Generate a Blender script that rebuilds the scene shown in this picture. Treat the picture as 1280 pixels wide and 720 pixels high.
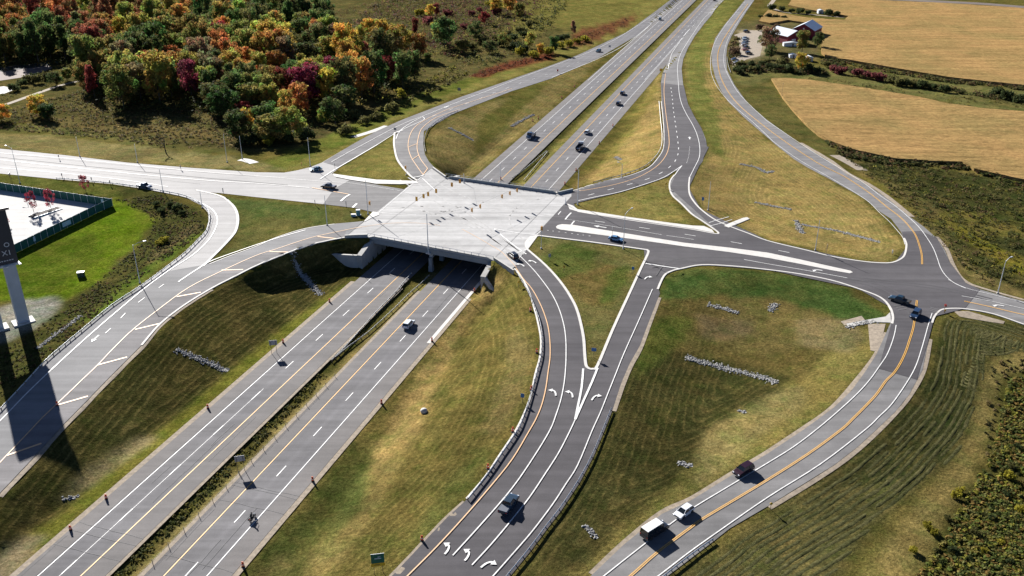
import bpy, bmesh, math, random
import numpy as np
from mathutils import Vector, Matrix, kdtree
from mathutils.geometry import delaunay_2d_cdt
random.seed(7); RNG = np.random.default_rng(7)
for _o in list(bpy.data.objects): bpy.data.objects.remove(_o)
SC = bpy.context.scene; COL = SC.collection

# ------------------------------------------------------------------ camera, sky, sun, exposure
FPX = 1140.0; VH = -540.0; HC = 116.0                 # focal length and horizon in photo pixels, drone height
PITCH = math.atan(-VH / FPX); CP, SP = math.cos(PITCH), math.sin(PITCH)
cam = bpy.data.objects.new('camera', bpy.data.cameras.new('camera')); COL.objects.link(cam)
cam.location = (0, 0, HC); cam.rotation_euler = (math.pi / 2 - PITCH, 0, 0)
cam.data.sensor_width = 36; cam.data.lens = FPX * 36 / 1280
cam.data.clip_start = 1; cam.data.clip_end = 20000
SC.camera = cam
SUN_EL = math.radians(26.5); SUN_XY = (-0.520, 0.854)
W_ = bpy.data.worlds.new('World'); SC.world = W_; W_.use_nodes = True
nt = W_.node_tree; bgn = nt.nodes['Background']; sky = nt.nodes.new('ShaderNodeTexSky')
sky.sky_type = 'NISHITA'; sky.sun_disc = False; sky.sun_elevation = SUN_EL
sky.air_density = .40; sky.dust_density = .3; sky.ozone_density = 3.0; sky.altitude = 300
sky.sun_rotation = math.atan2(SUN_XY[0], SUN_XY[1]) % (2 * math.pi)
nt.links.new(sky.outputs[0], bgn.inputs[0]); bgn.inputs[1].default_value = 0.05
sl = bpy.data.lights.new('sun', 'SUN'); sl.energy = 5.0; sl.angle = math.radians(0.5); sl.color = (1, 0.965, 0.91)
sun = bpy.data.objects.new('sun', sl); COL.objects.link(sun)
sdir = Vector((SUN_XY[0] * math.cos(SUN_EL), SUN_XY[1] * math.cos(SUN_EL), math.sin(SUN_EL)))
sun.rotation_euler = sdir.to_track_quat('Z', 'Y').to_euler(); sun.location = sdir * 600
SC.view_settings.view_transform = 'Standard'; SC.view_settings.look = 'None'
SC.view_settings.exposure = 1.34; SC.view_settings.gamma = 1.0; SC.view_settings.use_curve_mapping = False

# ------------------------------------------------------------------ photo pixel <-> world
def up(px, py, z=0.0):
    u = px - 640.0; v = py - 360.0
    t = (HC - z) / (FPX * SP + v * CP)
    return Vector((t * u, t * (FPX * CP - v * SP), z))
def proj(x, y, z):
    F = y * CP - (z - HC) * SP; D = -(y * SP + (z - HC) * CP)
    F = np.maximum(F, 1.0) if isinstance(F, np.ndarray) else max(F, 1.0)
    return 640 + FPX * x / F, 360 + FPX * D / F
def inpoly(x, y, poly):
    x = np.asarray(x, float); y = np.asarray(y, float); r = np.zeros(x.shape, bool); n = len(poly)
    for i in range(n):
        x0, y0 = poly[i][:2]; x1, y1 = poly[(i + 1) % n][:2]
        if y0 == y1: continue
        c = ((y0 > y) != (y1 > y)); r ^= c & (x < (x1 - x0) * (y - y0) / (y1 - y0) + x0)
    return r
def smooth(pts, n=5):                                  # Catmull-Rom through the given points
    P = [np.array(p, float) for p in pts]; out = []
    for i in range(len(P) - 1):
        a = P[max(i - 1, 0)]; b = P[i]; c = P[i + 1]; d = P[min(i + 2, len(P) - 1)]
        for k in range(n):
            t = k / n
            out.append(0.5 * (2 * b + (c - a) * t + (2 * a - 5 * b + 4 * c - d) * t * t + (3 * b - a - 3 * c + d) * t ** 3))
    out.append(P[-1]); return [tuple(p) for p in out]

# ------------------------------------------------------------------ highway axes
TH = math.radians(71.789); EX, EY = math.cos(TH), math.sin(TH)
def hw(along, n, z=0.0): return Vector((along * EX - n * EY, along * EY + n * EX, z))
def hw_inv(x, y): return x * EX + y * EY, -x * EY + y * EX
L_OUT, L_WHITE, L_YEL, L_IN = 122.9, 119.25, 112.0, 107.9
R_IN, R_YEL, R_WHITE, R_OUT = 101.4, 97.95, 90.65, 86.5
ZD = 7.0                                               # deck level

# ------------------------------------------------------------------ elevated road heights
SPINES = [
 [(500,270,7),(560,260,7),(620,270,7),(670,280,7)], [(540,215,7),(700,255,7)], [(440,290,7),(520,285,7),(610,310,7)],
 [(-150,190,7),(0,200,7),(160,217,7),(320,232,7),(430,245,7)],
 [(415,212,7),(470,178,6.6),(527,150,5.6),(577,128,4.4),(640,105,2.6),(690,87,1.2),(740,68,.25),(800,35,.05)],
 [(525,215,7),(510,185,6.8),(520,165,6.3),(545,148,5.6)],
 [(430,290,7),(380,300,6.9),(320,322,6.7),(236,355,6.3),(167,412,5.8),(100,470,5.2),(40,530,4.4),(0,570,3.9),(-120,700,3.0)],
 [(200,238,7),(240,255,6.9),(278,280,6.8),(255,315,6.6),(205,345,6.3)],
 [(645,330,7),(680,370,6.8),(700,420,6.4),(700,470,5.8),(690,520,5.2),(660,580,4.4),(620,640,3.7),(560,720,2.8),(480,800,2)],
 [(800,340,6.4),(790,400,6.2),(760,470,5.8)],
 [(690,275,7),(760,285,6.8),(850,305,6.5),(960,325,6),(1060,345,5.6),(1140,350,5.5),(1200,372,5.5),(1280,392,5.5),(1450,430,5.5)],
 [(720,245,7),(780,230,6.8),(820,210,6.3),(850,170,5),(845,130,3.3),(840,100,1.9),(848,78,.8),(862,50,.2),(885,20,.05)],
 [(860,210,6.2),(850,235,6.4),(870,265,6.4),(900,290,6.3)],
 [(1150,320,5.5),(1140,280,5.3),(1100,245,5),(1040,200,4.3),(985,165,3.6),(930,130,3),(900,90,2.5),(910,45,2.2),(940,0,2),(1000,-70,2)],
 [(1140,390,5.5),(1135,430,5.2),(1110,470,4.9),(1080,510,4.6),(1000,575,4),(900,640,3.3),(800,710,2.8),(690,790,2)],
]
sp = []
for s in SPINES:
    w = [up(*p) for p in s]
    for a, b in zip(w[:-1], w[1:]):
        n = max(2, int((b - a).length / 4))
        for k in range(n): q = a.lerp(b, k / n); sp.append((q.x, q.y, q.z))
    sp.append(tuple(w[-1]))
SPA = np.array(sp)
def zfield(x, y):
    x = np.atleast_1d(np.asarray(x, float)); y = np.atleast_1d(np.asarray(y, float)); out = np.zeros(len(x))
    for i in range(0, len(x), 4000):
        d2 = (x[i:i+4000, None] - SPA[None, :, 0]) ** 2 + (y[i:i+4000, None] - SPA[None, :, 1]) ** 2
        w = 1.0 / (d2 + 9.0) ** 2; out[i:i+4000] = (w * SPA[None, :, 2]).sum(1) / w.sum(1)
    return out
def R(px, py):                                         # a photo pixel on the elevated roads
    z = 5.0
    for _ in range(6): q = up(px, py, z); z = float(zfield(q.x, q.y)[0])
    return (q.x, q.y)

# ------------------------------------------------------------------ road outlines (photo pixels)
DECK_PAVE = [(431,297),(447,283.5),(470,266),(505,237),(540,211),(549,216),(557,223),(600,229),(650,236),(697,243),(718,240),(713,247),(695,267),(676,287),(664,302),(659,312),(650,322),(643,334),(637,337),(628,331),(617,325),(590,320),(540,310.5),(500,303),(461,296)]
CSL = [(-140,177),(0,186),(80,194),(160,203.5),(240,210),(320,215.5),(355,216),(372,213),(388,209),(402,203.5),(440,181),(472,163.5),(500,151),(540,135.5),(577,121),(610,109.5),(640,99),(678,86),(715,72),(742,60),(765,51),(782,41),(800,30),(818,17),(838,0),(862,-22),(880,-22),(850,0),(820,26),(794,46),(767,61.5),(747,73),(718,86),(690,98),(640,114),(604,127),(570,141),(552,151),(530,164),(518,163),(504,163),(494,166),(472,180),(450,193.5),(432,204),(415,217),(420,222),(437,225.5),(470,231),(506,237),(470,266),(442,260),(392,254),(320,246.5),(275,241.5),(240,239),(200,239.5),(140,230),(70,224),(0,217),(-140,201)]
ULR2 = [(530,162),(529,180),(531,193),(536,202),(549,216),(540,211),(522,224),(514,221),(503,209),(496,198),(492.5,181),(493,170),(504,160)]
LOOP = [(140,229),(200,237),(245,238),(275,245),(288,254),(295,263),(297.5,275),(295,288),(289,297),(276,311),(262,325),(252,334),(226,352),(170,362),(175,358),(212,331),(231,317),(246,302),(257,290),(261,276),(260,266),(252,257),(232,247),(200,240)]
LR = [(431,297),(410,301),(390,305.5),(368,313),(345,322),(320,332.5),(295,345),(265,360.5),(230,382),(200,405.5),(177,432),(157,452),(137,472),(110,500),(80,530.5),(67,545),(35,580),(0,617),(-80,705),(-180,650),(0,513),(30,481),(57,452),(80,432),(100,415.5),(140,382.5),(175,359.5),(212,339),(252,332),(260,330),(287,320),(320,308),(345,297),(382,285.5),(418,280),(447,277.5),(455,276.5),(447,283.5)]
RR = [(643,333),(652,345),(661,363),(668,383),(673,402),(677,425),(675.5,448),(670,468),(664,496),(655,520),(643,543),(625,570),(607,597),(582,626),(560,646),(537,670),(515,694),(494,716),(440,770),(560,800),(640,718),(665,687),(685,660),(702,638),(725,603),(742,571),(755,540),(766,512),(777,478),(787,455),(800,432),(812,400),(825,367),(822,358),(830,344),(840,338.5),(852,336),(860,326),(810,314),(790,360),(766,412),(747,457),(740,461),(732.5,457),(729,420),(722,390),(713,371),(700,352),(682,332),(659,312)]
CSR = [(676,287),(695,267),(713,256),(722,265),(780,274.5),(830,282),(867,287.5),(897,292.5),(899.5,291),(890,285),(877,276),(865,268),(852,255),(841,245),(837,235),(838,226),(843,219),(850,208),(838,207),(852,180),(884,184),(878,202),(866,220),(861,232),(862,243),(867,252),(876,262),(892,274),(910,282.5),(935,292),(960,301.5),(1005,312.5),(1040,321),(1077,327),(1100,329),(1115,328.5),(1126,324),(1131,318),(1133,306),(1126,290),(1114,274),(1100,265),(1085,252),(1070,242.5),(1035,223),(1010,210),(992,199),(970,181.5),(958,171),(930,147),(910,127),(901,113),(894,97),(889.5,78),(890,62),(894,48),(905,32),(918,16),(931,0),(950,-25),(985,-65),(1000,-65),(962,-25),(943,0),(932,16),(922,32),(914,46),(909,58),(907.5,72),(909,88),(918,106),(935,130),(958,149.5),(980,166),(999,180),(1035,201),(1060,219),(1085,232),(1110,249),(1137,271),(1155,284),(1171,298),(1181,313),(1187,328),(1195,343),(1207,354),(1225,362),(1250,369),(1280,377),(1420,400),(1420,440),(1280,406),(1242,393),(1210,387),(1190,386),(1176,388),(1168,396),(1163,410),(1161,424),(1153,463),(1136,494),(1119,515),(1098,535),(1072,559),(1042,582),(1000,608),(960,633),(912,661),(892,677),(835,720),(760,775),(640,790),(739,720),(780,681),(827,643),(865,625),(912,596),(960,567),(1005,537),(1042,510),(1064,489),(1080,467),(1095,444),(1106,420),(1113,404),(1116,396),(1112,384),(1100,372),(1072,361),(1040,351),(1000,343),(960,337.5),(915,333),(877,331.5),(850,336),(806,327),(811,316),(805,312.5),(740,303),(675,295),(668,293)]
URR = [(714,240),(740,231),(775,223),(795,217),(812,209),(824,197),(830,185),(831.5,170),(830,150),(827,127),(826,104),(828,92),(835,76),(846,58),(862,36),(892,0),(915,-25),(940,-25),(905,0),(893,13),(880,30),(868,46),(860,60),(854,74),(852,86),(854,107),(860,130),(868,146),(877,161),(882,174),(884,185),(862,222),(845,214),(850,207),(835,221),(805,232),(775,241),(745,248),(714,255)]
NEWASPH = {'csr': [(676,287),(713,247),(722,265),(897,292),(899,291),(837,235),(850,207),(838,207),(855,178),(886,184),(861,235),(876,262),(960,301),(1077,327),(1118,329),(1133,310),(1127,290),(1151,289),(1171,298),(1187,328),(1207,354),(1225,362),(1206,386),(1168,396),(1161,424),(1146,475),(1098,461),(1114,405),(1112,384),(1072,361),(960,337.5),(877,331.5),(850,336),(806,327),(805,312),(675,295)]}
ROADS_PX = {'deck': DECK_PAVE, 'csl': CSL, 'ulr2': ULR2, 'loop': LOOP, 'lr': LR, 'rr': RR, 'csr': CSR, 'urr': URR}
ROADS_W = {k: [R(*p) for p in v] for k, v in ROADS_PX.items()}

# ------------------------------------------------------------------ terrain: Dirichlet on the roads, relaxed between
A0, A1 = hw_inv(*up(461, 296, ZD).xy)[0], hw_inv(*up(557, 223, ZD).xy)[0]
B0, B1 = hw_inv(*up(617, 325, ZD).xy)[0], hw_inv(*up(697, 243, ZD).xy)[0]
WL, WR = 125.6, 84.0                                   # abutment faces
GX0, GX1, GY0, GY1, GS = -560., 560., 20., 1080., 2.0
gx = np.arange(GX0, GX1 + .1, GS); gy = np.arange(GY0, GY1 + .1, GS)
XX, YY = np.meshgrid(gx, gy)
AL, NN = hw_inv(XX, YY)
fixed = np.zeros(XX.shape, bool); ZZ = np.full(XX.shape, 1.5)
def dil(m, k=1):
    for _ in range(k):
        n = m.copy(); n[1:] |= m[:-1]; n[:-1] |= m[1:]; n[:, 1:] |= m[:, :-1]; n[:, :-1] |= m[:, 1:]; m = n
    return m
elev = np.zeros(XX.shape, bool)
for k, v in ROADS_W.items(): elev |= inpoly(XX, YY, v)
elev = dil(elev, 1)
zf = np.zeros(XX.shape); zf[elev] = zfield(XX[elev], YY[elev])
hwm = (NN > R_OUT - 2) & (NN < L_OUT + 2)
inner = (NN > WR) & (NN < WL) & (AL > min(A0, B0) - 12) & (AL < max(A1, B1) + 14)
fixed |= elev; ZZ[elev] = zf[elev]
core = (NN > R_OUT - 1.5) & (NN < L_OUT + 1.5)
far_m = elev & core & ~inner & (zf > 0.5)              # only the merge tapers touch the highway
low = core | inner
fixed |= low; ZZ[low] = 0.0
med = (NN > R_IN - .5) & (NN < L_IN + .5); ZZ[med] = -0.25 - 0.35 * np.cos((NN[med] - (R_IN + L_IN) / 2) / 3.8 * math.pi / 2) ** 2
# ditch lines beside the highway
for n0 in (129.5, 79.5):
    m = (abs(NN - n0) < 1.2) & ~elev & ((AL < min(A0, B0) - 14) | (AL > max(A1, B1) + 16)) & (YY < 420); fixed |= m; ZZ[m] = -0.55
CTRL = [(900,450,1.5),(830,520,1),(760,600,.8),(700,690,.5),(960,420,2.5),(1000,470,2.5),(880,560,1.6),(1100,600,1),(1250,600,0),(1200,450,2.6),(1000,690,.8),(1280,500,.5),(1280,440,2),
 (1100,195,1.5),(1250,280,.6),(1280,340,2),(1150,150,1),(1280,100,1),(1000,60,2),(1100,30,2),(1200,240,.8),(960,230,2.3),(960,280,3.4),(1060,292,3.4),(905,160,2),(883,80,1),(600,150,1),(640,150,.5),(590,185,1.5),
 (790,170,1.2),(770,205,1.2),(800,130,.7),(100,160,3.5),(300,190,4.5),(250,100,3),(50,60,2.5),(450,60,2),(600,30,1),(700,30,.5),(0,0,2),(400,150,4),(120,310,5),(60,330,5),(160,290,5),(60,262,6),(0,262,6),(110,250,6),
 (215,300,3.4),(160,347,3.2),(110,392,2.8),(60,437,2.4),(10,480,2.2),(45,390,5),(0,395,5),(960,110,1.5),(1280,20,2),(820,240,5.6),(740,350,5.4),(750,400,5.2),(470,205,6.2)]
ctrl = np.zeros(XX.shape, bool)
for px, py, z in [(345,362,1.0),(372,349,.7),(398,341,.5),(418,340,.3),(436,338,.2),(447,336,.1),(385,345,.6),(410,340,.4)]:
    q = up(px, py, z); m = ((XX - q.x) ** 2 + (YY - q.y) ** 2 < 12) & ~elev & ~low; fixed |= m; ZZ[m] = z
for px, py, z in CTRL:
    q = up(px, py, z); m = ((XX - q.x) ** 2 + (YY - q.y) ** 2 < 60) & ~elev & ~low & ~fixed; ctrl |= m; ZZ[m] = z
fixed |= ctrl
edge = np.zeros(XX.shape, bool); edge[0] = edge[-1] = True; edge[:, 0] = edge[:, -1] = True
edge &= ~fixed; fixed |= edge; ZZ[edge] = 1.5
def relax(Z, F, it):
    V = Z.copy()
    for _ in range(it):
        P = np.pad(V, 1, mode='edge'); N = 0.25 * (P[:-2, 1:-1] + P[2:, 1:-1] + P[1:-1, :-2] + P[1:-1, 2:]); V = np.where(F, Z, V * -.0 + N)
    return V
guess = ZZ.copy()
for st in (16, 8, 4, 2):
    Fz = fixed[::st, ::st]; Zc = np.where(Fz, ZZ[::st, ::st], guess[::st, ::st])
    # keep fixed samples, relax the rest
    V = relax(Zc, Fz, 250)
    rep = np.repeat(np.repeat(V, st, 0), st, 1)[:XX.shape[0], :XX.shape[1]]
    guess = np.where(fixed, ZZ, rep)
HZ = relax(guess, fixed, 220); fixed &= ~ctrl; HZ = relax(HZ, fixed, 110)
smz = HZ.copy(); P = np.pad(HZ, 1, mode='edge'); smz = (P[:-2, 1:-1] + P[2:, 1:-1] + P[1:-1, :-2] + P[1:-1, 2:] + 4 * HZ) / 8
HZ = np.where(fixed, HZ, smz)
def H(x, y):
    x = np.asarray(x, float); y = np.asarray(y, float)
    fx = np.clip((x - GX0) / GS, 0, len(gx) - 1.001); fy = np.clip((y - GY0) / GS, 0, len(gy) - 1.001)
    i = fx.astype(int); j = fy.astype(int); a = fx - i; b = fy - j
    return (HZ[j, i] * (1 - a) + HZ[j, i + 1] * a) * (1 - b) + (HZ[j + 1, i] * (1 - a) + HZ[j + 1, i + 1] * a) * b
def h1(x, y): return float(H(x, y))
def G(px, py):                                         # a photo pixel on the ground
    z = 3.0
    for k in range(14):
        q = up(px, py, z); z = 0.5 * z + 0.5 * h1(q.x, q.y)
    q = up(px, py, z); return Vector((q.x, q.y, h1(q.x, q.y)))
def gdir(px, py, dx, dy):                              # ground heading of a small pixel step
    a = G(px - dx / 2, py - dy / 2); b = G(px + dx / 2, py + dy / 2); return math.atan2(b.y - a.y, b.x - a.x)

# ------------------------------------------------------------------ materials
def newmat(name):
    m = bpy.data.materials.new(name); m.use_nodes = True; n = m.node_tree.nodes; n.clear()
    out = n.new('ShaderNodeOutputMaterial'); b = n.new('ShaderNodeBsdfPrincipled'); m.node_tree.links.new(b.outputs[0], out.inputs[0]); return m, m.node_tree, b
def noise(t, scale, detail=4, rough=.6, vec=None, sc=None):
    n = t.nodes.new('ShaderNodeTexNoise'); n.inputs['Scale'].default_value = scale; n.inputs['Detail'].default_value = detail; n.inputs['Roughness'].default_value = rough
    if vec is not None:
        if sc is not None:
            mp = t.nodes.new('ShaderNodeMapping'); mp.inputs['Scale'].default_value = sc[0]; mp.inputs['Rotation'].default_value[2] = sc[1]
            t.links.new(vec, mp.inputs[0]); vec = mp.outputs[0]
        t.links.new(vec, n.inputs['Vector'])
    return n.outputs['Fac']
def ramp(t, fac, a, b, ca, cb):
    r = t.nodes.new('ShaderNodeMapRange'); r.inputs[1].default_value = a; r.inputs[2].default_value = b; r.inputs[3].default_value = ca; r.inputs[4].default_value = cb
    t.links.new(fac, r.inputs[0]); return r.outputs[0]
def mul(t, a, b, op='MULTIPLY'):
    m = t.nodes.new('ShaderNodeMath'); m.operation = op
    for s, v in ((0, a), (1, b)):
        if isinstance(v, (int, float)): m.inputs[s].default_value = v
        else: t.links.new(v, m.inputs[s])
    return m.outputs[0]
def scalec(t, col, fac):                               # colour x scalar
    m = t.nodes.new('ShaderNodeVectorMath'); m.operation = 'SCALE'
    if isinstance(col, tuple): m.inputs[0].default_value = col[:3]
    else: t.links.new(col, m.inputs[0])
    t.links.new(fac, m.inputs['Scale']); return m.outputs[0]
def mixc(t, fac, a, b):
    m = t.nodes.new('ShaderNodeMix'); m.data_type = 'RGBA'
    if isinstance(fac, (int, float)): m.inputs[0].default_value = fac
    else: t.links.new(fac, m.inputs[0])
    for s, v in ((6, a), (7, b)):
        if isinstance(v, tuple): m.inputs[s].default_value = (*v[:3], 1)
        else: t.links.new(v, m.inputs[s])
    return m.outputs[2]
def pos(t): return t.nodes.new('ShaderNodeNewGeometry').outputs['Position']
def bump(t, b, h, strength, dist):
    n = t.nodes.new('ShaderNodeBump'); n.inputs['Strength'].default_value = strength; n.inputs['Distance'].default_value = dist
    t.links.new(h, n.inputs['Height']); t.links.new(n.outputs[0], b.inputs['Normal'])
def plain(name, col, rough=.7, metal=0., var=.12, vscale=1.5, coat=0.):
    m, t, b = newmat(name); f = noise(t, vscale, 4, .6, pos(t))
    t.links.new(scalec(t, col, ramp(t, f, .3, .7, 1 - var, 1 + var)), b.inputs['Base Color'])
    b.inputs['Roughness'].default_value = rough; b.inputs['Metallic'].default_value = metal; b.inputs['Coat Weight'].default_value = coat
    return m
def pavement(name, col, col2, rot=0., patch=.12, streak=.15, rough=.85, lane=None):
    m, t, b = newmat(name); p = pos(t)
    big = noise(t, .045, 4, .6, p); mid = noise(t, .35, 5, .65, p); fine = noise(t, 3.5, 3, .7, p)
    st = noise(t, 1.0, 3, .6, p, ((.02, .75, 1), rot)); st2 = noise(t, 1.0, 2, .5, p, ((.006, .28, 1), rot))
    c = mixc(t, ramp(t, big, .35, .65, 0, 1), col, col2)
    k = mul(t, ramp(t, mid, .3, .7, 1 - patch, 1 + patch), ramp(t, fine, .3, .7, .94, 1.06))
    k = mul(t, k, ramp(t, st, .3, .7, 1 - streak, 1 + streak)); k = mul(t, k, ramp(t, st2, .35, .65, 1 - streak, 1 + streak))
    if lane is not None:                                # oil and tyre wear along the lanes
        d = t.nodes.new('ShaderNodeVectorMath'); d.operation = 'DOT_PRODUCT'; t.links.new(p, d.inputs[0]); d.inputs[1].default_value = (-EY, EX, 0)
        sn = t.nodes.new('ShaderNodeMath'); sn.operation = 'COSINE'; t.links.new(mul(t, mul(t, d.outputs['Value'], -lane, 'ADD'), 2 * math.pi / 3.63), sn.inputs[0])
        s2 = t.nodes.new('ShaderNodeMath'); s2.operation = 'COSINE'; t.links.new(mul(t, mul(t, d.outputs['Value'], -lane, 'ADD'), 4 * math.pi / 3.63), s2.inputs[0])
        k = mul(t, k, mul(t, mul(t, mul(t, sn.outputs[0], -.05), mul(t, s2.outputs[0], .03), 'ADD'), 1, 'ADD'))
    t.links.new(scalec(t, c, k), b.inputs['Base Color']); b.inputs['Roughness'].default_value = rough
    b.inputs['Specular IOR Level'].default_value = .12
    return m
MAT = {}
HROT = -TH
MAT['highway'] = pavement('aged_asphalt', (.126, .123, .130), (.152, .148, .153), HROT, .09, .12, .85, 113.8)
MAT['highway_r'] = pavement('aged_asphalt', (.126, .123, .130), (.152, .148, .153), HROT, .09, .12, .85, 96.13)
MAT['shoulder'] = pavement('shoulder_asphalt', (.140, .132, .130), (.165, .155, .152), HROT, .08, .08)
MAT['dark'] = pavement('new_asphalt', (.074, .070, .076), (.090, .085, .090), math.radians(-20), .08, .10)
MAT['mid'] = pavement('worn_asphalt', (.142, .139, .141), (.185, .180, .180), math.radians(20), .10, .10)
MAT['pale'] = pavement('pale_concrete_road', (.33, .322, .32), (.375, .367, .36), math.radians(5), .05, .09)
MAT['lrroad'] = pavement('light_road_concrete', (.175, .174, .178), (.215, .212, .215), math.radians(-47), .06, .09)
MAT['lrshould'] = pavement('worn_ramp_shoulder', (.145, .138, .142), (.19, .182, .184), math.radians(-47), .08, .14)
MAT['deck'] = pavement('bridge_deck_concrete', (.32, .316, .313), (.385, .381, .378), math.radians(10), .10, .13)
MAT['kerb'] = plain('kerb_concrete', (.52, .50, .47), .8, 0, .1, .8)
MAT['conc'] = plain('cast_concrete', (.38, .37, .35), .8, 0, .14, .5)
MAT['gravel'] = plain('verge_gravel', (.25, .205, .155), .95, 0, .3, 1.2)
MAT['lot'] = pavement('lot_concrete', (.44, .435, .42), (.50, .49, .48), 0, .06, .06)
MAT['white'] = plain('white_road_paint', (.66, .655, .64), .6, 0, .22, 1.2)
MAT['yellow'] = plain('yellow_road_paint', (.62, .34, .07), .6, 0, .12, 2)
MAT['orange'] = plain('faded_orange_road_paint', (.66, .40, .20), .6, 0, .12, 2)
MAT['steel'] = plain('galvanised_steel', (.58, .60, .62), .5, .15, .12, 3)
MAT['darksteel'] = plain('weathered_steel', (.12, .12, .12), .6, .4, .15, 3)
MAT['black'] = plain('black_rubber', (.015, .015, .016), .8)
MAT['wood'] = plain('weathered_wood', (.18, .13, .09), .9, 0, .25, 3)
MAT['rock'] = plain('limestone_rock', (.27, .265, .255), .95, 0, .5, 2.2)
MAT['signgrey'] = plain('bare_aluminium_sign_back', (.30, .31, .33), .5, .3)
MAT['signyellow'] = plain('yellow_sign_sheeting', (.72, .42, .02), .5)
MAT['signgreen'] = plain('green_sign_sheeting', (.01, .12, .08), .5)
MAT['signblue'] = plain('blue_sign_sheeting', (.05, .16, .38), .5)
MAT['signred'] = plain('red_sign_sheeting', (.45, .02, .02), .5)
MAT['drum'] = plain('orange_drum_plastic', (.85, .13, .03), .5)
MAT['drumwhite'] = plain('white_drum_band', (.75, .72, .68), .5)
MAT['sigyellow'] = plain('yellow_signal_housing', (.62, .30, .02), .45)
MAT['lens'] = plain('dark_signal_lens', (.03, .02, .015), .2)
MAT['glass'] = plain('tinted_car_glass', (.012, .016, .02), .06, 0, .05, 1, .6)
MAT['rim'] = plain('alloy_rim', (.5, .5, .52), .3, .9)
MAT['headlight'] = plain('headlight_glass', (.75, .77, .8), .15)
MAT['taillight'] = plain('red_lamp_glass', (.45, .01, .01), .25)
MAT['bark'] = plain('bark', (.10, .075, .055), .9, 0, .3, 2)
def paint(name, col, rough=.3): 
    if name not in MAT: MAT[name] = plain(name, col, rough, .15, .04, 1, .8)
    return MAT[name]

# ------------------------------------------------------------------ object helpers
def link(name, verts, faces, mat=None, parent=None, sm=False, attrs=None):
    me = bpy.data.meshes.new(name); me.from_pydata([tuple(v) for v in verts], [], [tuple(f) for f in faces]); me.update()
    o = bpy.data.objects.new(name, me); COL.objects.link(o)
    if mat is not None:
        for mm in (mat if isinstance(mat, list) else [mat]): me.materials.append(mm)
    if sm: me.polygons.foreach_set('use_smooth', [True] * len(me.polygons))
    if parent is not None: o.parent = parent
    return o
def tag(o, label, cat, group=None):
    o['label'] = label; o['category'] = cat
    if group: o['group'] = group
    return o
def struct(o): o['kind'] = 'structure'; return o
def thing(name, label, cat, loc=(0, 0, 0), rz=0., group=None):
    o = bpy.data.objects.new(name, None); o.empty_display_size = .5; COL.objects.link(o); o.location = loc; o.rotation_euler = (0, 0, rz)
    return tag(o, label, cat, group)
class MB:                                              # collects shapes for one mesh
    def __init__(s): s.v = []; s.f = []
    def add(s, v, f): n = len(s.v); s.v += [tuple(q) for q in v]; s.f += [tuple(i + n for i in q) for q in f]; return s
    def box(s, cx, cy, cz, lx, ly, lz, rz=0., top=1.0):
        c, si = math.cos(rz), math.sin(rz); V = []
        for k, z in ((1, -lz / 2), (top, lz / 2)):
            for x, y in ((-1, -1), (1, -1), (1, 1), (-1, 1)):
                X, Y = x * lx / 2 * k, y * ly / 2 * k; V.append((cx + X * c - Y * si, cy + X * si + Y * c, cz + z))
        return s.add(V, [(3, 2, 1, 0), (4, 5, 6, 7), (0, 1, 5, 4), (1, 2, 6, 5), (2, 3, 7, 6), (3, 0, 4, 7)])
    def tube(s, pts, r, n=8, r2=None):
        pts = [Vector(p) for p in pts]; m = len(pts); V = []; r2 = r if r2 is None else r2
        for i, p in enumerate(pts):
            d = (pts[min(i + 1, m - 1)] - pts[max(i - 1, 0)]).normalized(); a = d.orthogonal() if abs(d.z) < .99 else Vector((1, 0, 0))
            a = (a - d * a.dot(d)).normalized(); b = d.cross(a); rr = r + (r2 - r) * i / max(m - 1, 1)
            for k in range(n): t = 2 * math.pi * k / n; V.append(p + a * rr * math.cos(t) + b * rr * math.sin(t))
        F = [(i * n + k, i * n + (k + 1) % n, (i + 1) * n + (k + 1) % n, (i + 1) * n + k) for i in range(m - 1) for k in range(n)]
        F += [tuple(range(n - 1, -1, -1)), tuple((m - 1) * n + k for k in range(n))]
        return s.add(V, F)
    def lathe(s, prof, n=12, c=(0, 0, 0)):
        V = [(c[0] + r * math.cos(2 * math.pi * k / n), c[1] + r * math.sin(2 * math.pi * k / n), c[2] + z) for r, z in prof for k in range(n)]
        m = len(prof); F = [(i * n + k, i * n + (k + 1) % n, (i + 1) * n + (k + 1) % n, (i + 1) * n + k) for i in range(m - 1) for k in range(n)]
        F += [tuple(range(n - 1, -1, -1)), tuple((m - 1) * n + k for k in range(n))]
        return s.add(V, F)
    def sphere(s, c, r, n=10, m=6, sq=(1, 1, 1)):
        V = [(c[0], c[1], c[2] - r * sq[2])]; 
        for j in range(1, m):
            ph = -math.pi / 2 + math.pi * j / m
            for k in range(n): t = 2 * math.pi * k / n; V.append((c[0] + r * sq[0] * math.cos(ph) * math.cos(t), c[1] + r * sq[1] * math.cos(ph) * math.sin(t), c[2] + r * sq[2] * math.sin(ph)))
        V.append((c[0], c[1], c[2] + r * sq[2])); F = [(0, 1 + (k + 1) % n, 1 + k) for k in range(n)]
        for j in range(m - 2):
            for k in range(n): a = 1 + j * n; F.append((a + k, a + (k + 1) % n, a + n + (k + 1) % n, a + n + k))
        a = 1 + (m - 2) * n; F += [(a + k, a + (k + 1) % n, len(V) - 1) for k in range(n)]
        return s.add(V, F)
    def prism(s, poly, z0, z1):
        n = len(poly); V = [(x, y, z0) for x, y in poly] + [(x, y, z1) for x, y in poly]
        return s.add(V, [tuple(range(n - 1, -1, -1)), tuple(range(n, 2 * n))] + [(i, (i + 1) % n, n + (i + 1) % n, n + i) for i in range(n)])
    def build(s, name, mat=None, parent=None, sm=False): return link(name, s.v, s.f, mat, parent, sm)
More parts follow.
